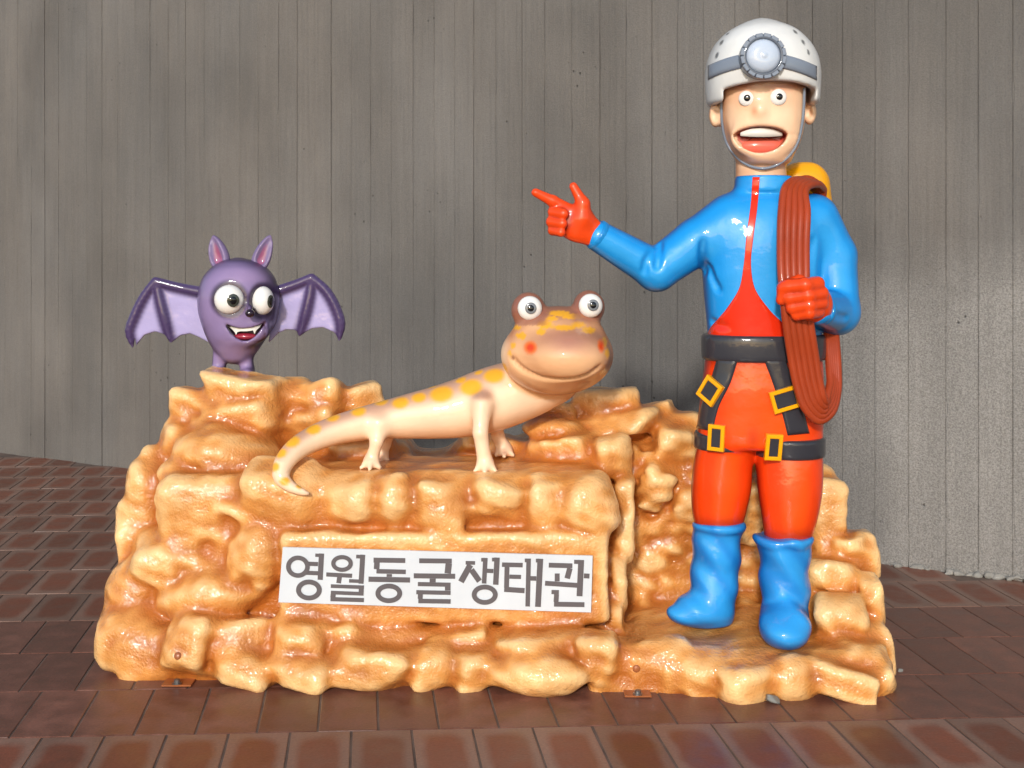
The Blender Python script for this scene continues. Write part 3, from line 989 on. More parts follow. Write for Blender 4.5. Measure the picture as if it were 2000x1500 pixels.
# ------------------------------------------------------------------ caver statue
YM = 3.46
def rp(r, Y=YM): return r * Y / FPX
def rows_px(rows, Y, ratio):
    """rows: py, xl, xr[, depth ratio[, y shift]] -> prof rows"""
    out = []
    for r in rows:
        py, xl, xr = r[:3]
        q = r[3] if len(r) > 3 else ratio
        dy = r[4] if len(r) > 4 else 0.0
        c = P((xl + xr) / 2, py, Y)
        out.append((c[2], c[0], Y + dy, (xr - xl) / 2 * Y / FPX, (xr - xl) / 2 * Y / FPX * q))
    return out
man = thing("explorer_statue", "painted caver statue in white helmet, blue jacket and orange trousers, pointing left", "statue", tuple(P(1460, 1230, 3.42)))
BLUE, BLUE_D, BLUE_L = L(24, 146, 222), L(10, 78, 146), L(58, 168, 234)
ORG, ORG_D = L(238, 66, 8), L(140, 22, 10)

# --- jacket with both sleeves
jp = [prof(rows_px([(672, 1384, 1604, .62), (640, 1382, 1602, .62), (580, 1376, 1600, .62), (520, 1372, 1604, .62), (460, 1374, 1612, .6), (420, 1390, 1612, .56), (394, 1412, 1596, .54), (374, 1434, 1560, .56), (352, 1440, 1540, .74)], YM, .6), 0.015, 2.25)]
jv = Vol(P(1120, 690, YM) - [0.02, 0.30, 0.0], P(1700, 335, YM) + [0.02, 0.26, 0.0], 0.0065)
jv.add(jp[0], 0.01)
jv.add(prof(rows_px([(375, 1436, 1548, .8), (362, 1437, 1547, .8), (344, 1436, 1548, .8)], YM, .8), 0.008), 0.012)      # collar
sh, el, wr = P(1408, 440, YM), P(1282, 528, YM - 0.02), P(1160, 456, YM - 0.07)
jv.add(cone(P(1425, 432, YM), P(1360, 472, YM - .005), rp(52), rp(45)), 0.03)
jv.add(cone(P(1360, 472, YM - .005), el, rp(46), rp(41)), 0.01)
jv.add(cone(el, P(1170, 462, YM - 0.065), rp(40), rp(30)), 0.012)
# other arm: shoulder, elbow, forearm coming forward to the fist
jv.add(cone(P(1588, 428, YM + .01), P(1624, 500, YM + .02), rp(50), rp(48)), 0.02)
jv.add(cone(P(1624, 500, YM + .02), P(1634, 610, YM - .005), rp(48), rp(44)), 0.012)
jv.add(cone(P(1634, 608, YM - .005), P(1596, 604, YM - .16), rp(44), rp(31)), 0.015)
for fold_, w_ in (([(1288, 476), (1286, 500), (1283, 524)], .0045), ([(1275, 490), (1262, 512), (1258, 534)], .003), ([(1374, 470), (1372, 500), (1376, 532)], .005), ([(1384, 520), (1392, 545), (1404, 566)], .003), ([(1588, 470), (1584, 520), (1588, 570)], .005), ([(1655, 622), (1636, 616), (1618, 606)], .0035), ([(1390, 628), (1400, 634), (1416, 636)], .003)):
    fp = catmull(np.c_[np.array(fold_, float), np.zeros(3)], 12)
    hp_, hn_ = jv.hit(fp[:, 0], fp[:, 1])
    for a_, b_, n_ in zip(hp_[:-1], hp_[1:], hn_[:-1]):
        jv.sub(cone(a_ + n_ * .002, b_ + n_ * .002, w_, w_), .016)
V, Q = jv.mesh()
px, py = to_px(V)
nj = jv.grad(V)
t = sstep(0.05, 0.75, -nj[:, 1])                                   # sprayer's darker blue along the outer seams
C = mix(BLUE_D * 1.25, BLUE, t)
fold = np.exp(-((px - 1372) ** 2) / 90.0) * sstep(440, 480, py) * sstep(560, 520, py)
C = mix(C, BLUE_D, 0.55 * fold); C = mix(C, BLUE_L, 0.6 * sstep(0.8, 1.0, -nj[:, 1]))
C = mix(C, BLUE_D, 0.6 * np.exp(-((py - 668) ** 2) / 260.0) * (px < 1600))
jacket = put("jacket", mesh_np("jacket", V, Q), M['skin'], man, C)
# cuff edge
for (a, b, r) in ((P(1168, 460, YM - 0.066), P(1160, 455, YM - 0.07), 30.5), (P(1602, 605, YM - .145), P(1594, 603, YM - .165), 31.5)):
    v = vol_for([cone(a, b, rp(r), rp(r))], 0.005, 0.02)
    f = cone(a, b, rp(r), rp(r))
    d = (b - a) / np.linalg.norm(b - a)
    def cuff(x, y, z, f=f[0], a=a, b=b, d=d):
        s = (x - a[0]) * d[0] + (y - a[1]) * d[1] + (z - a[2]) * d[2]
        return smax(f(x, y, z), np.abs(s) - 0.012, 0.006)
    v.add((cuff, f[1], f[2]), 0.003)
    Vc, Qc = v.mesh()
    put("cuff", mesh_np("cuff", Vc, Qc), M['skin'], man, np.tile(BLUE * 0.8, (len(Vc), 1)))
# red bib running up to the collar
strip(jv, [(1470, 346), (1466, 400), (1458, 460), (1452, 520), (1444, 562), (1420, 602), (1384, 648), (1378, 664)],
      [(1484, 346), (1480, 400), (1472, 460), (1467, 520), (1474, 562), (1502, 604), (1546, 650), (1556, 666)], 15, 46, 0.0035, "bib", M['red'], man)

# --- trousers
tv = Vol(P(1330, 1075, YM) - [0.02, 0.22, 0.02], P(1640, 655, YM) + [0.02, 0.22, 0.02], 0.0065)
tv.add(prof(rows_px([(872, 1372, 1598, .58), (850, 1364, 1604, .58), (800, 1366, 1606, .6), (760, 1370, 1607, .62), (720, 1376, 1606, .62), (660, 1380, 1602, .62)], YM, .6), 0.02, 2.3), 0.01)
for rows, ky in (([(850, 1366, 1482), (900, 1357, 1471), (960, 1352, 1468), (1000, 1354, 1460), (1045, 1362, 1448)], 0.02),
                 ([(850, 1470, 1602), (900, 1475, 1604), (960, 1478, 1600), (1000, 1483, 1592), (1065, 1492, 1574)], -0.03)):
    tv.add(prof([(z, cx * 1.0, YM + ky * s, rx, ry) for (z, cx, cy, rx, ry), s in zip(rows_px(rows, YM, .92), (0, .4, .8, 1, 1))], 0.02), 0.016)
tv.sub(cone(P(1471, 915, YM - .2), P(1471, 860, YM - .25), 0.02, 0.035), 0.05)
V, Q = tv.mesh()
px, py = to_px(V); nt_ = tv.grad(V)
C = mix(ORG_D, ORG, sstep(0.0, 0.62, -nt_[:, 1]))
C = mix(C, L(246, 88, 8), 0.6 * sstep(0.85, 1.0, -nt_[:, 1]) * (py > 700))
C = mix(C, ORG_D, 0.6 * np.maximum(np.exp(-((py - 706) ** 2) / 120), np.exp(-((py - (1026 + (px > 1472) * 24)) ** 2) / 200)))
C = mix(C, ORG_D, 0.45 * np.exp(-(((px - 1471) / 12) ** 2 + ((py - 858) / 22) ** 2)))  # crotch crease shading painted in darker red
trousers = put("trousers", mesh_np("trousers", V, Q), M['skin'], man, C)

# --- belt and harness
bv = Vol(P(1350, 715, YM) - [0.02, 0.22, 0], P(1640, 635, YM) + [0.02, 0.22, 0], 0.006)
bv.add(prof(rows_px([(703, 1371, 1612, .63), (676, 1370, 1612, .63), (651, 1371, 1610, .63)], YM, .63), 0.012, 2.3), 0.005)
V, Q = bv.mesh(); put("belt", mesh_np("belt", V, Q), M['black'], man)
lb = Vol(P(1335, 905, YM) - [0.02, 0.22, 0], P(1640, 825, YM) + [0.02, 0.22, 0], 0.006)
lb.add(prof([(r[0], r[1], YM + .008, r[3], r[4]) for r in rows_px([(876, 1355, 1477), (842, 1357, 1480)], YM, .98)], 0.01), 0.005)
V, Q = lb.mesh(); put("leg_strap", mesh_np("leg_strap", V, Q), M['black'], man)
lb2 = Vol(P(1335, 905, YM) - [0.02, 0.22, 0], P(1640, 825, YM) + [0.02, 0.22, 0], 0.006)
lb2.add(prof([(r[0], r[1], YM - .012, r[3], r[4]) for r in rows_px([(888, 1471, 1609), (850, 1468, 1609)], YM, .95)], 0.01), 0.005)
V, Q = lb2.mesh(); put("leg_strap", mesh_np("leg_strap", V, Q), M['black'], man)
strip(tv, [(1402, 698), (1390, 740), (1372, 790), (1362, 836)], [(1442, 700), (1428, 745), (1404, 795), (1392, 842)], 9, 24, 0.007, "harness_strap", M['black'], man)
strip(tv, [(1490, 698), (1508, 745), (1524, 795), (1538, 850)], [(1532, 698), (1548, 745), (1566, 795), (1580, 846)], 9, 24, 0.007, "harness_strap", M['black'], man)
allv = Vol(tv.lo, tv.lo + tv.h * 4, tv.h); allv.n = tv.n; allv.D = tv.D.copy()
allv.add(prof([(r[0], r[1], YM + .008, r[3], r[4]) for r in rows_px([(876, 1355, 1477), (842, 1357, 1480)], YM, .98)], 0.01), 0.005)
allv.add(prof([(r[0], r[1], YM - .012, r[3], r[4]) for r in rows_px([(888, 1471, 1609), (850, 1468, 1609)], YM, .95)], 0.01), 0.005)
def frame_mesh(c, Bs, w, h, bw, th):
    V = []; F = []
    outer = [(-w, -h), (w, -h), (w, h), (-w, h)]
    def ringv(ins, z):
        for (a, b) in outer:
            V.append(c + Bs @ np.array([a - math.copysign(ins, a), b - math.copysign(ins, b), z]))
    e = 0.002
    ringv(0, -0.004); ringv(0, th - e); ringv(e, th); ringv(bw - e, th); ringv(bw, th - e); ringv(bw, -0.004)
    for l in range(5):
        for i in range(4):
            j = (i + 1) % 4
            F.append((l * 4 + i, l * 4 + j, l * 4 + 4 + j, l * 4 + 4 + i))
    return V, F
for (x, y, w, h, ang) in ((1391, 763, 21, 23, -32), (1531, 779, 27, 21, 16), (1401, 854, 16, 25, -3), (1509, 871, 16, 25, -3)):
    p, n = allv.hit([x], [y]); n = n[0] * np.array([.8, 1, .6]); Bs = basis(n, R(ang))
    V, F = frame_mesh(p[0] + Bs[:, 2] * 0.008, Bs, rp(w), rp(h), rp(7.5), 0.012)
    bk = put_poly("buckle", V, F, M['yellow'], man)
    V, F = box_mesh(p[0] + Bs[:, 2] * 0.010, (rp(w - 6), rp(h - 6), 0.006), 0.003, Bs)
    put_poly("webbing", V, F, M['black'], bk)

# --- boots
def boot(rows, ratio, toe, name):
    ps = [prof(rows, 0.012)]
    v = Vol(np.array([-9, -9, 9.]), np.array([-9, -9, 9.]), 1) if False else None
    lo = np.min([ps[0][1]] + [t[1] for t in toe], 0) - 0.03; hi = np.max([ps[0][2]] + [t[2] for t in toe], 0) + 0.03
    v = Vol(lo, hi, 0.006); v.add(ps[0], 0.01)
    for t in toe: v.add(t, 0.035)
    z1 = max(r[0] for r in rows); top = max(rows)
    tor = [(z1 - 0.008, top[1], top[2], top[3] + 0.003, top[4] + 0.003), (z1 + .003, top[1], top[2], top[3] + 0.006, top[4] + 0.006), (z1 + 0.012, top[1], top[2], top[3] + 0.004, top[4] + 0.004)]
    v.add(prof(tor, 0.008), 0.012)
    x_ = v.ax(0, 0, v.n[0])[:, None, None]; y_ = v.ax(1, 0, v.n[1])[None, :, None]; z_ = v.ax(2, 0, v.n[2])[None, None, :]
    v.D += (0.0032 * np.sin(z_ * 62 + x_ * 44 + 1.5 * np.sin(x_ * 23 + y_ * 15)) * sstep(.12, .2, z_)).astype(np.float32)
    v.noise(0.0015, 38, 17)
    # sole plane
    zs = min(r[0] for r in rows) - 0.002
    v.D = smax(v.D, (zs - v.ax(2, 0, v.n[2]))[None, None, :].astype(np.float32), 0.006)
    V, Q = v.mesh()
    n = v.grad(V); px, py = to_px(V)
    C = mix(L(16, 100, 176), L(48, 158, 230), sstep(0.05, 0.85, -n[:, 1] * .8 + n[:, 2] * .5))
    wv = np.sin(V[:, 2] * 55 + V[:, 0] * 48 + 2 * np.sin(V[:, 0] * 21)) * 0.5 + 0.5
    C = mix(C, L(14, 104, 186), 0.6 * wv ** 2 * sstep(0.13, 0.3, V[:, 2]))
    C = mix(C, L(40, 150, 224), 0.35 * sstep(.75, 1., -n[:, 1]))
    put(name, mesh_np(name, V, Q), M['skin'], man, C)
ZP = 0.118
YB1, YB2 = 3.46, 3.385
def brows(rows, Y, dys): return [(z, cx, Y + d, rx, ry) for (z, cx, cy, rx, ry), d in zip(rows_px(rows, Y, .95), dys)]
boot(brows([(1026, 1352, 1451), (1060, 1352, 1448), (1110, 1352, 1444), (1160, 1346, 1438), (1190, 1344, 1434), (1216, 1350, 1430)], YB1 + .015, (0,) * 6), .95,
     [ell(P(1352, 1196, YB1 - .02), (rp(49), .05, rp(24)), None), ell(P(1378, 1188, YB1 - .01), (rp(48), .055, rp(30)))], "boot")
boot(brows([(1052, 1476, 1585), (1090, 1482, 1582), (1150, 1486, 1580), (1190, 1488, 1580), (1215, 1490, 1580), (1234, 1492, 1578)], YB2 + .035, (.0, .0, .0, .0, .0, .0)), .95,
     [ell(P(1533, 1232, YB2 - .085), (rp(44), .075, .05)), ell(P(1534, 1216, YB2 - .04), (rp(45), .08, .055))], "boot")

# --- head
YH = YM - 0.005
SK, SK_D, SK_L = L(248, 204, 164), L(222, 154, 110), L(252, 216, 182)
hv = Vol(P(1370, 365, YH) - [0.02, 0.2, 0.0], P(1615, 80, YH) + [0.02, 0.18, 0.0], 0.0055)
hv.add(prof(rows_px([(328, 1466, 1520, .9, -.015), (322, 1452, 1534, .92, -.01), (305, 1434, 1548, .95), (280, 1420, 1560, .98), (250, 1411, 1567, 1.0), (215, 1408, 1569, 1.0), (170, 1408, 1570, 1.02), (120, 1416, 1562, 1.02), (90, 1440, 1540, 1.0)], YH, 1.0), 0.02, 2.3), 0.01)
hv.add(prof([(r[0], r[1], YM + 0.015, r[3], r[4]) for r in rows_px([(372, 1438, 1540), (345, 1439, 1538), (300, 1440, 1536)], YM, .9)], 0.02), 0.012)
for (x, y, sgn) in ((1398, 224, -1), (1581, 219, 1)):
    hv.add(ell(P(x, y, YH + .02), (rp(13), .028, rp(25))), 0.012)
    hv.sub(ell(P(x + 1 * sgn, y + 1, YH - .012), (rp(6), .02, rp(14))), 0.012)
hv.add(ell(P(1484, 214, YH - .115), (.009, .012, .013)), 0.03)      # nose
f0, _ = hv.hit([1487], [272]); yf = f0[0][1]
hv.add(ell(P(1487, 272, yf + .028), (rp(56), .022, rp(33))), 0.04)                     # muzzle round the mouth
def grin(x, y, z):
    c = P(1487, 263, yf)
    u = np.clip((x - c[0]) / rp(49), -1.2, 1.2); w = (c[2] - z) / rp(1)          # w: picture rows below the corners
    q = np.maximum(1 - u * u, 0) ** .6
    return smax(smax((-15 * q - w), (w - 33 * q), 4) * rp(1) * .8, np.abs(y - yf) - .042, .01)
hv.sub((grin, P(1425, 310, yf) - [0, .06, 0], P(1550, 235, yf) + [0, .06, 0]), 0.006)
V, Q = hv.mesh(); px, py = to_px(V); nh = hv.grad(V)
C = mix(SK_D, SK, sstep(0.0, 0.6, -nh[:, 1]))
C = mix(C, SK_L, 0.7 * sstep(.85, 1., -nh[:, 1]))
C = mix(C, L(150, 66, 40), 0.75 * np.exp(-((py - 168) / 9.0) ** 2) * (V[:, 1] < YH - .02))  # thin shadow under the brim, painted into the skin colour
C = mix(C, L(214, 132, 96), 0.5 * np.exp(-(((px - 1458) / 24) ** 2 + ((py - 192) / 22) ** 2)) + .5 * np.exp(-(((px - 1520) / 24) ** 2 + ((py - 190) / 22) ** 2)))
C = mix(C, L(206, 120, 78), 0.5 * np.exp(-(((px - 1473) / 6) ** 2 + ((py - 216) / 9) ** 2)))  # soft shade beside the nose, painted on
u = (px - 1487) / 49; q_ = np.maximum(1 - u * u, 0) ** .6; gq = np.maximum(-15 * q_ - (py - 263), (py - 263) - 33 * q_) + 60 * np.maximum(np.abs(u) - 1, 0); fr_ = V[:, 1] < YH - .03
C = mix(C, L(158, 72, 50), .9 * np.exp(-(gq / 3.2) ** 2) * fr_)
C = mix(C, L(214, 92, 74), sstep(-1, -4, gq) * fr_); C = mix(C, L(120, 30, 28), sstep(-1, -4, gq) * fr_ * sstep(276, 268, py))
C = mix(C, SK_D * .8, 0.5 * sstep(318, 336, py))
head = put("head", mesh_np("head", V, Q), M['skin'], man, C)
def eyeball(parent, c, rx, ry, rz, Bs, dx, dy, discs):
    """eye with its iris and pupil seated on the ball; dx, dy in metres from its centre"""
    ey = put("eye", uvsphere(c, (rx, ry, rz), Bs), M['eye'], parent)
    for (name, r1, r2, th, mat) in discs:
        zz = rz * math.sqrt(max(0.02, 1 - (dx / rx) ** 2 - (dy / ry) ** 2))
        n = Bs @ np.array([dx / rx ** 2, dy / ry ** 2, zz / rz ** 2]); n /= np.linalg.norm(n)
        put(name, uvsphere(c + Bs @ np.array([dx, dy, zz]), (r1, r2, th), basis(n), 20, 12), M[mat], ey)
for (x, y, r, dx) in ((1458, 192, 15, 1.5), (1520.5, 189.5, 16, .5)):
    p, n = hv.hit([x], [y]); n = n[0] * np.array([.5, 1, .1]); Bs = basis(n)
    eyeball(head, p[0] - Bs[:, 2] * .002, rp(r), rp(r), .011, Bs, rp(dx), 0, [("pupil", rp(6.3), rp(6.3), .003, 'pupil')])
# upper teeth: a curved band; tongue
def arc_band(cx, cy, a, top, bot, Yc, depth, n=20, name="upper_teeth", mat=None, parent=None):
    V = []; F = []
    for i in range(n + 1):
        u = -1 + 2 * i / n
        for k, (yy) in enumerate((top(u), bot(u))):
            for s in (0, 1):
                V.append(P(cx + u * a, cy + yy, Yc + depth * u * u + 0.012 * s))
    for i in range(n):
        a0, b0 = i * 4, (i + 1) * 4
        F += [(a0, a0 + 2, b0 + 2, b0), (a0 + 2, a0 + 3, b0 + 3, b0 + 2), (a0, b0, b0 + 1, a0 + 1)]
    F += [(0, 1, 3, 2), (n * 4, n * 4 + 2, n * 4 + 3, n * 4 + 1)]
    return put_poly(name, V, F, mat, parent, True)
arc_band(1487, 250, 41, lambda u: -0.5 + 9.5 * u * u, lambda u: 17.5 - 2.0 * u * u, yf + .004, .014, mat=M['teeth'], parent=head)
put("tongue", uvsphere(P(1487, 286, yf + .054), (rp(44), .03, rp(18)), None, 28, 16), M['tongue'], head)

# --- helmet
hel = Vol(P(1360, 215, YH) - [0.02, 0.24, 0.0], P(1620, 20, YH) + [0.02, 0.22, 0.0], 0.0055)
hc = (1380 + 1598) / 2
hel.add(prof(rows_px([(206, 1382, 1597, 1.0), (170, 1379, 1599, 1.02), (140, 1379, 1599, 1.05), (110, 1385, 1592, 1.06), (80, 1402, 1573, 1.06), (58, 1428, 1548, 1.06), (44, 1456, 1518, 1.06), (36, 1476, 1498, 1.06)], YH, 1.05), 0.014, 2.1), 0.01)
hel.sub(prof(rows_px([(230, 1402, 1576, 1.02), (150, 1400, 1578, 1.04), (110, 1404, 1574, 1.0), (80, 1430, 1545, 1.0)], YH, 1.0), 0.02), 0.006)
f1, _ = hel.hit([1488], [140])
def facecut(x, y, z):                   # the front is cut away below the brim, sides stay as flaps
    u = x - P(1489, 0, YH)[0]
    brim = P(0, 160, YH - .13)[2] - 0.9 * u * u
    hw = 0.136 - 0.008 * np.clip((brim - z) / 0.06, 0, 1)
    return smax(smax(z - brim, np.abs(u) - hw, 0.01), y - (YH - .015), 0.015)
hel.sub((facecut, hel.lo, hel.lo + hel.h * hel.n), 0.008)
V, Q = hel.mesh()
nhm = hel.grad(V); px, py = to_px(V)
C = mix(L(200, 202, 202), L(226, 226, 222), sstep(0, .7, -nhm[:, 1]))
for (vx, vy, vr) in ((1409, 83, 9), (1400, 108, 8), (1553, 62, 9), (1569, 82, 8), (1579, 102, 7), (1421, 66, 7)):
    hp, hn = hel.hit([vx], [vy])
    d = np.linalg.norm((V - hp[0]) * np.array([1.6, 1, .9]), axis=1)
    C = mix(C, L(110, 112, 112), sstep(rp(vr), rp(vr) * .55, d))
helmet = put("helmet", mesh_np("helmet", V, Q), M['skin'], man, C)
def band_curve(off):
    xs = np.linspace(1384, 1594, 15)
    return [(x, 103 + off + 26 * ((x - 1488) / 105.0) ** 2) for x in xs]
strip(hel, band_curve(0), band_curve(27), 7, 44, 0.006, "head_band", M['grey'], helmet)
fl, nl = hel.hit([1488], [112])
Bs = basis(nl[0] * np.array([0, 1, .25])); lc = fl[0]
def lathe(c, Bs, prof_, n=36):
    V = []; Q = []
    for (r, z) in prof_:
        for i in range(n):
            a = 2 * math.pi * i / n
            V.append(c + Bs @ np.array([r * math.cos(a), r * math.sin(a), z]))
    for k in range(len(prof_) - 1):
        for i in range(n):
            Q.append((k * n + i, k * n + (i + 1) % n, k * n + n + (i + 1) % n, k * n + n + i))
    return mesh_np("lathe", np.array(V), Q)
lamp = put("head_lamp", lathe(lc, Bs, [(rp(41), -.02), (rp(42), .010), (rp(41), .018), (rp(37), .024), (rp(33), .026), (rp(31.5), .022), (rp(31), .010)]), M['dgrey'], helmet)
put("lens", lathe(lc, Bs, [(rp(31.8), .012), (rp(31), .022), (rp(25), .030), (rp(16), .0335), (rp(9), .0345), (rp(6), .034), (rp(4.5), .0355), (0.0002, .036)]), M['lens'], helmet)
for i in range(16):
    a = 2 * math.pi * (i + .5) / 16
    c = lc + Bs @ np.array([rp(37.5) * math.cos(a), rp(37.5) * math.sin(a), .0215])
    Bk = Bs @ np.array([[math.cos(a), -math.sin(a), 0], [math.sin(a), math.cos(a), 0], [0, 0, 1]])
    V, F = box_mesh(c, (rp(4.6), rp(6.7), .003), .0015, Bk)
    put_poly("ring_segment", V, F, M['grey'], helmet)
# chin strap
pts = []
for (x, y) in [(1408, 176), (1409, 205), (1411, 245), (1419, 278), (1438, 306), (1462, 323), (1490, 329), (1516, 323), (1540, 306), (1557, 280), (1566, 245), (1570, 205), (1571, 172)]:
    p, n = hv.hit([min(max(x, 1413), 1564)], [min(y, 322)])
    q = P(x, y, min(p[0][1], YH - .005) - .004); pts.append(q)
put("chin_strap", tube(catmull(np.array(pts), 70), .0042, 8), M['grey'], helmet)

# --- gloves
def hand(prims, ks, name, h=0.0042):
    v = vol_for(prims, h, 0.02)
    for p, k in zip(prims, ks): v.add(p, k)
    V, Q = v.mesh(); n = v.grad(V)
    C = mix(L(170, 34, 8), L(236, 72, 16), sstep(-.1, .6, -n[:, 1]))
    bl = v.sample(V, v.blur(2)); C = mix(C, L(130, 20, 8), .7 * sstep(0.0008, -0.003, bl))
    put(name, mesh_np(name, V, Q), M['skin'], man, C)
YG = YM - 0.085
def G(x, y, d=0.0): return P(x, y, YG + d)
prims = [cone(G(1152, 452, .005), G(1128, 440, 0), rp(27), rp(30), .62), cone(G(1128, 436, 0), G(1106, 432, .0), rp(33), rp(28), .55),
         # index
         cone(G(1112, 412), G(1080, 393, -.01), rp(14), rp(11)), cone(G(1080, 393, -.01), G(1046, 376, -.02), rp(11), rp(8.2)),
         # thumb
         cone(G(1138, 426, -.012), G(1139, 398, -.014), rp(17), rp(12.5)), cone(G(1139, 398, -.014), G(1120, 364, -.012), rp(12), rp(8.2))]
ks = [.01, .02, .012, .008, .02, .012]
for (x, y, r, tipx) in ((1082, 414, 11.5, 1100), (1078, 433, 11, 1098), (1080, 450, 9.5, 1096)):
    prims += [cone(G(x + 24, y + 2, .018), G(x, y, -.006), rp(r), rp(r)), cone(G(x, y, -.008), G(tipx, y + 4, -.036), rp(r), rp(r * .92))]
    ks += [.004, .006]
hand(prims, ks, "glove")
fy = YM - 0.215
def H(x, y, d=0.0): return P(x, y, fy + d)
prims = [ell(H(1580, 588, .035), (rp(40), .045, rp(38))), cone(H(1592, 598, .05), H(1600, 604, .08), rp(30), rp(30))]
ks = [.01, .02]
for i, (x0, y0, x1, y1, r) in enumerate(((1596, 554, 1540, 560, 14), (1604, 573, 1543, 582, 14), (1604, 592, 1548, 601, 13), (1598, 609, 1556, 615, 11))):
    prims += [cone(H(x0, y0, .005), H((x0 + x1) / 2 + 4, (y0 + y1) / 2, -.022), rp(r), rp(r)), cone(H((x0 + x1) / 2 + 4, (y0 + y1) / 2, -.022), H(x1, y1, .0), rp(r), rp(r * .95)), cone(H(x1, y1, .0), H(x1 - 4, y1, .03), rp(r * .95), rp(r * .9))]
    ks += [.004, .005, .005]
prims += [cone(H(1560, 552, .03), H(1532, 563, .01), rp(16), rp(14)), cone(H(1532, 563, .01), H(1526, 586, .012), rp(13), rp(10))]
ks += [.008, .006]
hand(prims, ks, "glove")

# --- rope coil: five strands slung over the shoulder, through the fist, hanging by the hip
coil = put("rope_coil", tube(catmull(np.array([P(1560, 352, YM + .03), P(1580, 350, YM + .05), P(1606, 366, YM + .06)]), 8), .012, 8), M['rope'], man)
for k in range(5):
    u = (k - 2) / 2.0
    w = 12.2
    xk = k * w
    mid = []
    fr = [  # front run, left edge of the bundle at that height, depth
        (1592 + k * 4, 372 - 2 * abs(u), YM + .07), (1566 + k * 8, 352 + 4 * k * .5, YM + .01), (1534 + k * 9.5, 366 + k * 2, YM - .075), (1527 + xk, 410, YM - .118), (1525 + xk, 470, YM - .148), (1526 + xk * .98, 530, YM - .178), (1531 + xk * .9, 585, YM - .192),
        (1537 + xk * .95, 640, YM - .185), (1546 + xk * .96, 700, YM - .165), (1557 + xk * .93, 755, YM - .155), (1574 + xk * .72, 800 - k * 5, YM - .148), (1600 + xk * .25, 822 - k * 9, YM - .135), (1624 + 0 * k - k * 2, 806 - k * 9, YM - .115),
        (1635 - k * 3.4, 770 - k * 5, YM - .09), (1636 - k * 4, 715, YM - .06), (1632 - k * 4, 660, YM - .02), (1628 - k * 4, 600, YM + .05), (1622 - k * 4, 500, YM + .10), (1612 - k * 2, 410, YM + .11)]
    pts = catmull(np.array([P(*q) for q in fr] + [P(*fr[0])]), 120)[:-1]
    put("strand", tube(pts, .0122, 9, closed=True), M['rope'], coil)

# --- yellow pack behind the shoulder
pk = Vol(P(1460, 640, YM) - [0.0, -0.02, 0], P(1650, 300, YM) + [0.02, 0.34, 0], 0.009)
cpk = P(1545, 440, YM + .2)
pk.add(prof([(zAt(560, YM + .2), P(1545, 0, YM + .2)[0], YM + .2, .075, .07), (zAt(470, YM + .2), P(1550, 0, YM + .2)[0], YM + .2, .112, .085), (zAt(380, YM + .2), P(1555, 0, YM + .2)[0], YM + .2, .108, .085), (zAt(335, YM + .2), P(1562, 0, YM + .2)[0], YM + .19, .075, .07), (zAt(318, YM + .2), P(1566, 0, YM + .2)[0], YM + .18, .04, .04)], 0.02, 2.5), 0.01)
V, Q = pk.mesh(); put("backpack", mesh_np("backpack", V, Q), M['yellow'], man)

# ------------------------------------------------------------------ salamander statue
YQ = 3.56
sal = thing("salamander_statue", "peach salamander statue with yellow spots and raised eyes on the rock ledge", "statue", tuple(P(850, 915, YQ)))
def sp(r): return r * YQ / FPX
def SP(x, y, d=0.0): return P(x, y, YQ + d)
sv = Vol(SP(510, 985) - [0.02, 0.36, 0.0], SP(1215, 550) + [0.02, 0.26, 0.0], 0.0072)
spine = [(1085, 735, .05, 52), (1030, 757, .06, 58), (960, 780, .05, 62), (900, 797, .04, 56), (850, 806, .03, 49), (800, 813, .015, 42), (750, 820, 0, 35), (700, 829, -.02, 30), (650, 842, -.05, 26), (610, 858, -.085, 23), (575, 880, -.125, 20), (553, 908, -.16, 17), (549, 932, -.18, 14), (566, 950, -.19, 10), (602, 965, -.195, 4)]
sp_pts = catmull(np.array([[*SP(x, y, d), sp(r)] for x, y, d, r in spine]), 60)
for i in range(len(sp_pts) - 1):
    sv.add(cone(sp_pts[i][:3], sp_pts[i + 1][:3], sp_pts[i][3], sp_pts[i + 1][3]), 0.008)
# head
sv.add(ell(SP(1088, 693, -.06), (sp(108), .135, sp(76))), 0.03)
sv.add(ell(SP(1092, 650, -.045), (sp(82), .11, sp(52))), 0.03)
sv.add(ell(SP(1108, 694, -.145), (sp(80), .11, sp(50))), 0.03)
for (x, y, r) in ((1032, 606, 33), (1150, 600, 31)):
    sv.add(ell(SP(x, y, -.055), (sp(r), .052, sp(r + 2))), 0.018)
# smile: a groove pressed along the jaw
sm = catmull(np.array([[1000, 700], [1012, 714], [1034, 729], [1062, 739], [1092, 742], [1125, 740], [1152, 731], [1170, 718]], float), 40)
p, n = sv.hit(sm[:, 0], sm[:, 1])
for i in range(len(p) - 1):
    sv.sub(cone(p[i] + n[i] * .001, p[i + 1] + n[i + 1] * .001, .0055, .0055), 0.012)
smile = p.copy()
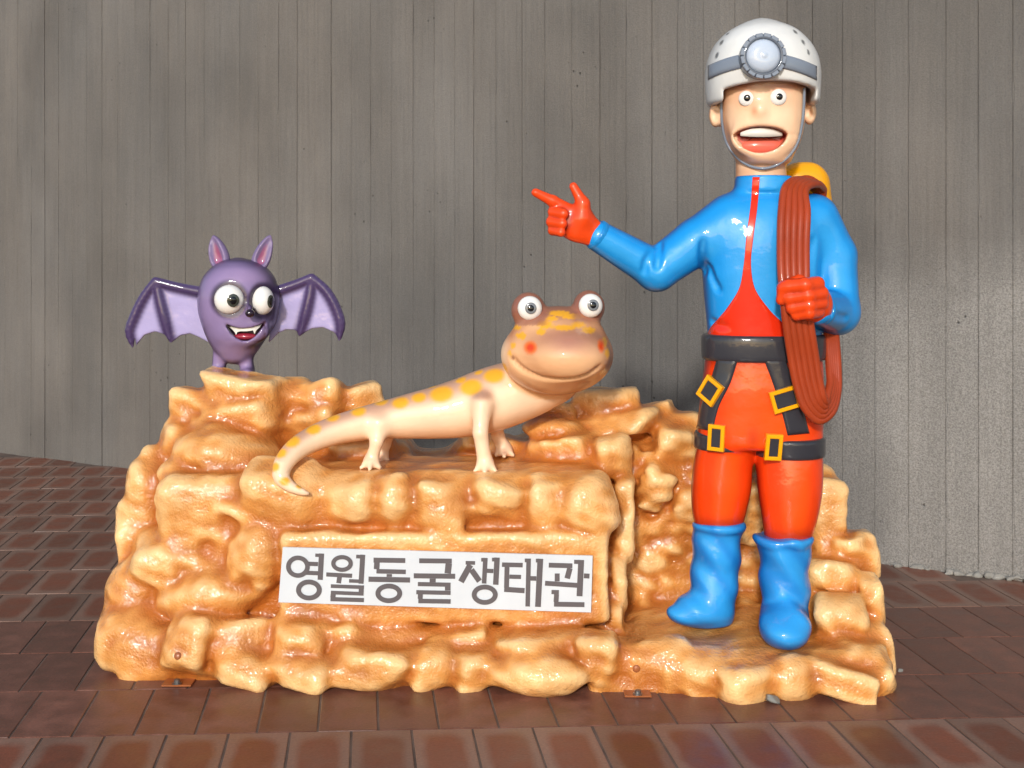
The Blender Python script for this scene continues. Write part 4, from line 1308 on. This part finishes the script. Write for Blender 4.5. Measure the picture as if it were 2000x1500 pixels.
# legs with webbed feet
def leg(top, knee, foot, r0, r1, fw, d):
    a, b, c = SP(*top), SP(*knee), SP(*foot)
    sv.add(cone(a, b, sp(r0), sp(r1)), 0.03); sv.add(cone(b, c, sp(r1), sp(r1 * 1.02)), 0.01)
    for dx, dy in ((-fw, -.02), (0, -.045), (fw, -.02)):
        t = c + np.array([sp(dx), dy, -sp(9)])
        sv.add(cone(c + [0, 0, sp(4)], t, sp(r1 * .75), sp(4.5)), 0.016)
leg((942, 790, -.06), (938, 845, -.085), (948, 908, -.075), 20, 14, 20, 0)
leg((742, 832, -.04), (736, 862, -.06), (725, 902, -.055), 17, 12, 18, 0)
leg((965, 820, .09), (972, 850, .12), (985, 878, .13), 18, 13, 17, 0)
leg((762, 838, .06), (752, 868, .09), (745, 890, .10), 14, 11, 14, 0)
V, Q = sv.mesh(); px, py = to_px(V); ns = sv.grad(V)
PE, PB, YE = L(248, 214, 178), L(176, 122, 100), L(240, 172, 30)
C = np.tile(PE, (len(V), 1))
ishead = sstep(978, 1000, px - np.maximum(0, (py - 752)) * 2.2) * (py < 780)
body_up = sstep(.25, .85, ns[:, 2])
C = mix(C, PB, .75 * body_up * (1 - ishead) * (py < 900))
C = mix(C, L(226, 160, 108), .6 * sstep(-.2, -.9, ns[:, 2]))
spots = [(965, 733, 19), (920, 756, 20), (862, 769, 21), (818, 776, 13), (782, 786, 15), (745, 785, 12), (700, 803, 13), (650, 815, 12), (612, 838, 13), (570, 862, 14), (548, 885, 11), (536, 912, 10), (556, 940, 9), (585, 950, 6), (900, 742, 10), (935, 727, 8), (985, 716, 10), (845, 755, 8)]
g3 = np.random.default_rng(3)
for (x, y, r) in spots:
    hp, _ = sv.hit([x], [y]); d = np.linalg.norm((V - hp[0]) * np.array([.85, .7, 1.15]), axis=1)
    C = mix(C, YE, .95 * sstep(sp(r) * 1.2, sp(r) * .65, d))
# head colours: tan face, plum-brown brow and nose, yellow flecks on the crown
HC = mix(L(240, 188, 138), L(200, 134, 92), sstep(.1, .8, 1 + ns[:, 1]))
HC = mix(HC, L(164, 110, 98), .8 * np.exp(-(((px - 1112) / 60) ** 2 + ((py - 668) / 26) ** 2)))
HC = mix(HC, L(148, 94, 76), .8 * sstep(640, 612, py))
HC = mix(HC, L(232, 172, 126), .6 * np.exp(-(((px - 1080) / 55) ** 2 + ((py - 712) / 18) ** 2)))
for (x, y, a, b) in ((1065, 634, 16, 9), (1092, 612, 22, 6), (1120, 618, 26, 6), (1078, 622, 12, 5), (1102, 640, 24, 6), (1130, 634, 14, 7), (1150, 645, 14, 7), (1056, 648, 10, 7), (1020, 656, 8, 8), (1002, 675, 6, 7), (995, 690, 5, 7), (1180, 668, 6, 10), (1186, 690, 5, 10), (1010, 640, 8, 5), (1012, 655, 5, 5)):
    HC = mix(HC, YE, .9 * sstep(1.15, .7, np.sqrt(((px - x) / a) ** 2 + ((py - y) / b) ** 2) + .12 * np.sin(px * .6 + py * .4)))
for (x, y, a, b) in ((1036, 679, 13, 13), (1174, 675, 7, 14)):
    e = np.sqrt(((px - x) / a) ** 2 + ((py - y) / b) ** 2)
    HC = mix(HC, L(236, 110, 26), .9 * sstep(1.25, .7, e)); HC = mix(HC, L(226, 66, 14), .95 * sstep(.75, .35, e))
dm = np.min(np.linalg.norm(V[:, None, :] - smile[None, ::2, :], axis=2), axis=1) if len(V) < 90000 else np.array([np.min(np.linalg.norm(smile - v, axis=1)) for v in V])
HC = mix(HC, L(112, 52, 36), .9 * sstep(.012, .004, dm))
C = C * (1 - ishead[:, None]) + HC * ishead[:, None]
C = mix(C, L(148, 94, 76), .9 * np.maximum(np.exp(-(((px - 1032) / 36) ** 8 + ((py - 604) / 34) ** 8)), np.exp(-(((px - 1152) / 34) ** 8 + ((py - 598) / 32) ** 8))) * (py < 636))
body = put("body", mesh_np("sal_body", V, Q), M['skin'], sal, C)
for (x, y, r, px_, py_) in ((1035, 602, 23.5, 1036, 602), (1154, 597, 23, 1157, 596)):
    p, n = sv.hit([x], [y]); n = n[0] * np.array([.5, 1, .3]); Bs = basis(n)
    eyeball(sal, p[0] - Bs[:, 2] * .006, sp(r), sp(r), .026, Bs, sp(px_ - x), sp(y - py_), [("iris", sp(11), sp(11), .003, 'iris'), ("pupil", sp(7.5), sp(7.5), .0045, 'pupil')])

# ------------------------------------------------------------------ bat statue
YT = 3.80
bat = thing("bat_statue", "purple cartoon bat statue with spread wings grinning on the left rock top", "statue", tuple(P(456, 738, YT)))
def bp_(r): return r * YT / FPX
def BP(x, y, d=0.0): return P(x, y, YT + d)
PU, PU_D, LAV = L(140, 121, 162), L(62, 48, 82), L(170, 160, 204)
bo = Vol(BP(360, 755) - [0, .22, 0], BP(570, 490) + [0, .2, 0], 0.006)
bo.add(prof(rows_px([(711, 448, 474, 1.0), (704, 437, 487, 1.0), (690, 424, 500, 1.0), (665, 408, 517, 1.0), (640, 398, 534, .96), (600, 388, 545, .93), (560, 391, 542, .93), (535, 402, 531, .93), (517, 421, 512, .93), (507, 440, 491, .93), (503, 456, 475, .93)], YT, .93), 0.012, 2.0), 0.01)
# eye sockets pressed in, brow ridge
for (x, y, a, b) in ((448, 585, 36, 35), (514, 588, 28, 34)):
    hp, hn = bo.hit([x], [y]); bo.sub(ell(hp[0] + hn[0] * .02, (bp_(a), .035, bp_(b))), 0.02)
bo.add(cone(BP(489, 600, -.128), BP(488, 614, -.138), .008, .010), 0.025)
hp, _ = bo.hit([480], [648]); ym = hp[0][1]
tilt = R(-3)
bo.add(ell(BP(478, 646, ym - YT + .03), (bp_(48), .04, bp_(28))), 0.03)
def mouth(x, y, z):
    c = BP(478, 640, ym - YT)
    u = (x - c[0]) / bp_(38); w = (z - c[2]) / bp_(1)
    up = w - (-1 + 11 * u * u); dn = (-25 + 36 * u * u) - w
    return smax(smax(up * bp_(1), dn * bp_(1), .006), np.abs(y - c[1]) - .035, .01)
bo.sub((mouth, BP(430, 675, -.3), BP(525, 615, .05)), 0.006)
for (x, x2) in ((430, 427), (480, 483)):
    bo.add(cone(BP(x, 690, -.005), BP(x2, 722, -.005), bp_(14), bp_(13)), 0.012); bo.add(cone(BP(x2, 724, -.005), BP(x2, 732, -.03), bp_(14), bp_(13)), 0.01)
V, Q = bo.mesh(); px, py = to_px(V); nb = bo.grad(V)
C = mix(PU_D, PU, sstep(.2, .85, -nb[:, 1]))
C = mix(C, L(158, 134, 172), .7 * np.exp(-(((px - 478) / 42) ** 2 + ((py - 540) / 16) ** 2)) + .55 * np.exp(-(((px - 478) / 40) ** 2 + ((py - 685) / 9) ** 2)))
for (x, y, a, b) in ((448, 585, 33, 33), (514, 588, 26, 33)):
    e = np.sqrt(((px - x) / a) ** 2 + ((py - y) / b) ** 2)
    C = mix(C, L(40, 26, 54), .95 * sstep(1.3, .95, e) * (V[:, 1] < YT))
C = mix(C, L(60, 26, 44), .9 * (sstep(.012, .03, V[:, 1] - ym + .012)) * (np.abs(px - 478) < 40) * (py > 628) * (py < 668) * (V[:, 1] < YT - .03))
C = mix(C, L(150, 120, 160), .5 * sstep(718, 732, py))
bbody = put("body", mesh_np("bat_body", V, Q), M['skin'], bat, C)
hp, _ = bo.hit([488], [612])
put("nose", uvsphere(hp[0] + [0, .002, 0], (bp_(9), .014, bp_(8))), M['batnose'], bat)
for (x, y, rx, ry, ox, oy, k_) in ((448, 585, 28.5, 28.5, 460, 587, 1.0), (513, 587, 22, 28, 528, 589, .8)):
    hp, hn = bo.hit([x], [y]); n = np.array([.22 if x > 480 else .02, -1, .05]); Bs = basis(n)
    eyeball(bat, hp[0], bp_(rx), bp_(ry), .042, Bs, bp_(ox - x), bp_(y - oy), [("iris", bp_(11.5 * k_), bp_(12.5), .003, 'irisd'), ("pupil", bp_(8 * k_), bp_(9), .0045, 'pupil')])
# teeth with fangs, tongue
def teeth(pts_top, pts_bot, Yc, name, mat, parent):
    V = []; F = []; n = len(pts_top)
    for (a, b) in zip(pts_top, pts_bot):
        for (q) in (a, b):
            bend = .00002 * (q[0] - 478) ** 2
            V.append(P(q[0], q[1], Yc + bend)); V.append(P(q[0], q[1], Yc + bend + .01))
    for i in range(n - 1):
        a0, b0 = i * 4, i * 4 + 4
        F += [(a0, a0 + 2, b0 + 2, b0), (a0 + 2, a0 + 3, b0 + 3, b0 + 2), (a0, b0, b0 + 1, a0 + 1)]
    F += [(0, 1, 3, 2), ((n - 1) * 4, (n - 1) * 4 + 2, (n - 1) * 4 + 3, (n - 1) * 4 + 1)]
    put_poly(name, V, F, mat, parent)
xs = np.array([443, 447, 452, 456, 459, 461, 464, 470, 480, 490, 494, 497, 500, 504, 508, 512])
top = [(x, 642 - .0078 * (x - 478) ** 2 - 3.0) for x in xs]
bots = [633, 638, 642, 646, 650, 654, 648, 647, 647, 646, 645, 652, 646, 642, 638, 632]
bot = [(x, b) for x, b in zip(xs, bots)]
teeth(top, bot, ym - .003, "upper_teeth", M['teeth'], bat)
put("tongue", uvsphere(BP(478, 657, ym - YT + .02), (bp_(24), .02, bp_(7))), M['batred'], bat)
# ears
for (bx, by, tx, ty, w) in ((431, 512, 417, 460, 20), (507, 514, 528, 459, 18)):
    a, b = BP(bx, by), BP(tx, ty)
    d = (b - a) / np.linalg.norm(b - a); s = np.cross(d, [0, 1, 0])
    prs = []
    for i in range(9):
        u = i / 8; r = bp_(w) * (1 - u ** 1.6) * (.85 + .5 * u) + .003
        prs.append((a + (b - a) * u, r))
    v = Vol(np.minimum(a, b) - .06, np.maximum(a, b) + .06, .0045)
    for i in range(8): v.add(cone(prs[i][0], prs[i + 1][0], prs[i][1], prs[i + 1][1], .7), .004)
    sidex = (4 if tx > 480 else -4)
    for i in range(1, 7):
        c0 = prs[i][0] + np.array([bp_(sidex), -prs[i][1] * .75, 0]); c1 = prs[i + 1][0] + np.array([bp_(sidex), -prs[i + 1][1] * .75, 0])
        v.sub(cone(c0, c1, prs[i][1] * .74, prs[i + 1][1] * .74, .8), .004)
    V, Q = v.mesh(); px, py = to_px(V)
    ax = np.array([a + (b - a) * t_ for t_ in np.linspace(.1, .95, 20)])
    ne = v.grad(V)
    bl = v.sample(V, v.blur(3))
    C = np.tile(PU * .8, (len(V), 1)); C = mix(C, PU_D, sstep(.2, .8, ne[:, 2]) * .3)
    inner = sstep(.001, -.0035, bl) * (ne[:, 1] < .2)
    C = mix(C, L(160, 32, 54), inner); C = mix(C, L(150, 92, 130), inner * sstep(488, 508, py))
    put("ear", mesh_np("ear", V, Q), M['skin'], bat, C)
# wings
def wing(outline, bones, name):
    o2 = np.array([BP(x, y)[[0, 2]] for x, y in outline])
    prs = [polyprism(o2, YT + .035, .007, .006)]
    lo = np.array([o2[:, 0].min(), YT - .04, o2[:, 1].min()]) - .03; hi = np.array([o2[:, 0].max(), YT + .09, o2[:, 1].max()]) + .03
    v = Vol(lo, hi, .0045)
    f, l_, h_ = prs[0]; v.add((f, lo, hi), .004)
    segs = []
    for bn in bones:
        pts = catmull(np.array([[*BP(x, y, .032), bp_(r)] for x, y, r in bn]), 14)
        for i in range(len(pts) - 1):
            v.add(cone(pts[i][:3], pts[i + 1][:3], pts[i][3], pts[i + 1][3]), .008); segs.append(pts[i])
    V, Q = v.mesh(); segs = np.array(segs)
    d = np.min(np.linalg.norm((V[:, None, [0, 2]] - segs[None, :, [0, 2]]), axis=2), axis=1)
    C = mix(LAV, PU_D * 1.35, sstep(.036, .010, d)); n = v.grad(V)
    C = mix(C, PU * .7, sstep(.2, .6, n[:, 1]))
    put(name, mesh_np(name, V, Q), M['skin'], bat, C)
wing([(400, 566), (365, 563), (335, 558), (303, 550), (284, 574), (264, 612), (254, 645), (260, 676), (276, 656), (298, 649), (318, 656), (333, 668), (347, 657), (366, 653), (385, 661), (412, 676)],
     [[(402, 572, 10), (365, 565, 8.5), (335, 558, 8), (304, 550, 8)], [(304, 550, 8), (284, 576, 8.5), (264, 616, 9), (253, 648, 8), (259, 677, 2.5)], [(306, 554, 7), (313, 585, 9), (324, 630, 9), (334, 667, 3)]], "wing")
wing([(532, 566), (560, 560), (585, 552), (609, 542), (636, 566), (656, 600), (666, 632), (663, 664), (648, 650), (628, 641), (606, 643), (585, 655), (572, 646), (556, 645), (540, 652), (520, 672)],
     [[(534, 572, 10), (560, 562, 8.5), (585, 553, 8), (609, 543, 8)], [(609, 543, 8), (637, 568, 8.5), (657, 604, 9), (666, 636, 8), (662, 664, 2.5)], [(610, 547, 7), (605, 580, 9), (595, 622, 9), (585, 654, 3)]], "wing")

# ------------------------------------------------------------------ stone chips by the rock
for (x, y, r, lab) in ((1510, 1372, .016, "small grey stone chip at the rock foot below the right boot"), (1685, 1374, .011, "small grey stone chip on the floor near the right rock corner"), (1757, 1312, .008, "tiny grey stone chip beside the right end of the rock")):
    Y = FPX * CAMH / (y - HOR); c = P(x, y, Y)
    g = np.random.default_rng(int(x))
    v = Vol(c - [.06, .06, .02], c + [.06, .06, .06], .0035)
    cuts = []
    for q in range(5):
        n = g.normal(size=3); n /= np.linalg.norm(n); cuts.append((n, r * g.uniform(.5, .8)))
    v.add(rbox(c + [0, 0, r * .55], (r * 1.3, r, r * .7), r * .15, rand_rot(.3, g), cuts), .003)
    V, Q = v.mesh()  # each one is a loose bit of grey foam
    b = thing("foam_chip", lab, "foam", tuple(c), "stone chips by the rock")
    col.objects.unlink(b); bpy.data.objects.remove(b)
    me = mesh_np("foam_chip", V - c, Q, smooth=False)
    o = put("foam_chip", me, M['foam']); o.location = tuple(c)
    o["label"] = lab; o["category"] = "foam"; o["group"] = "stone chips by the rock"
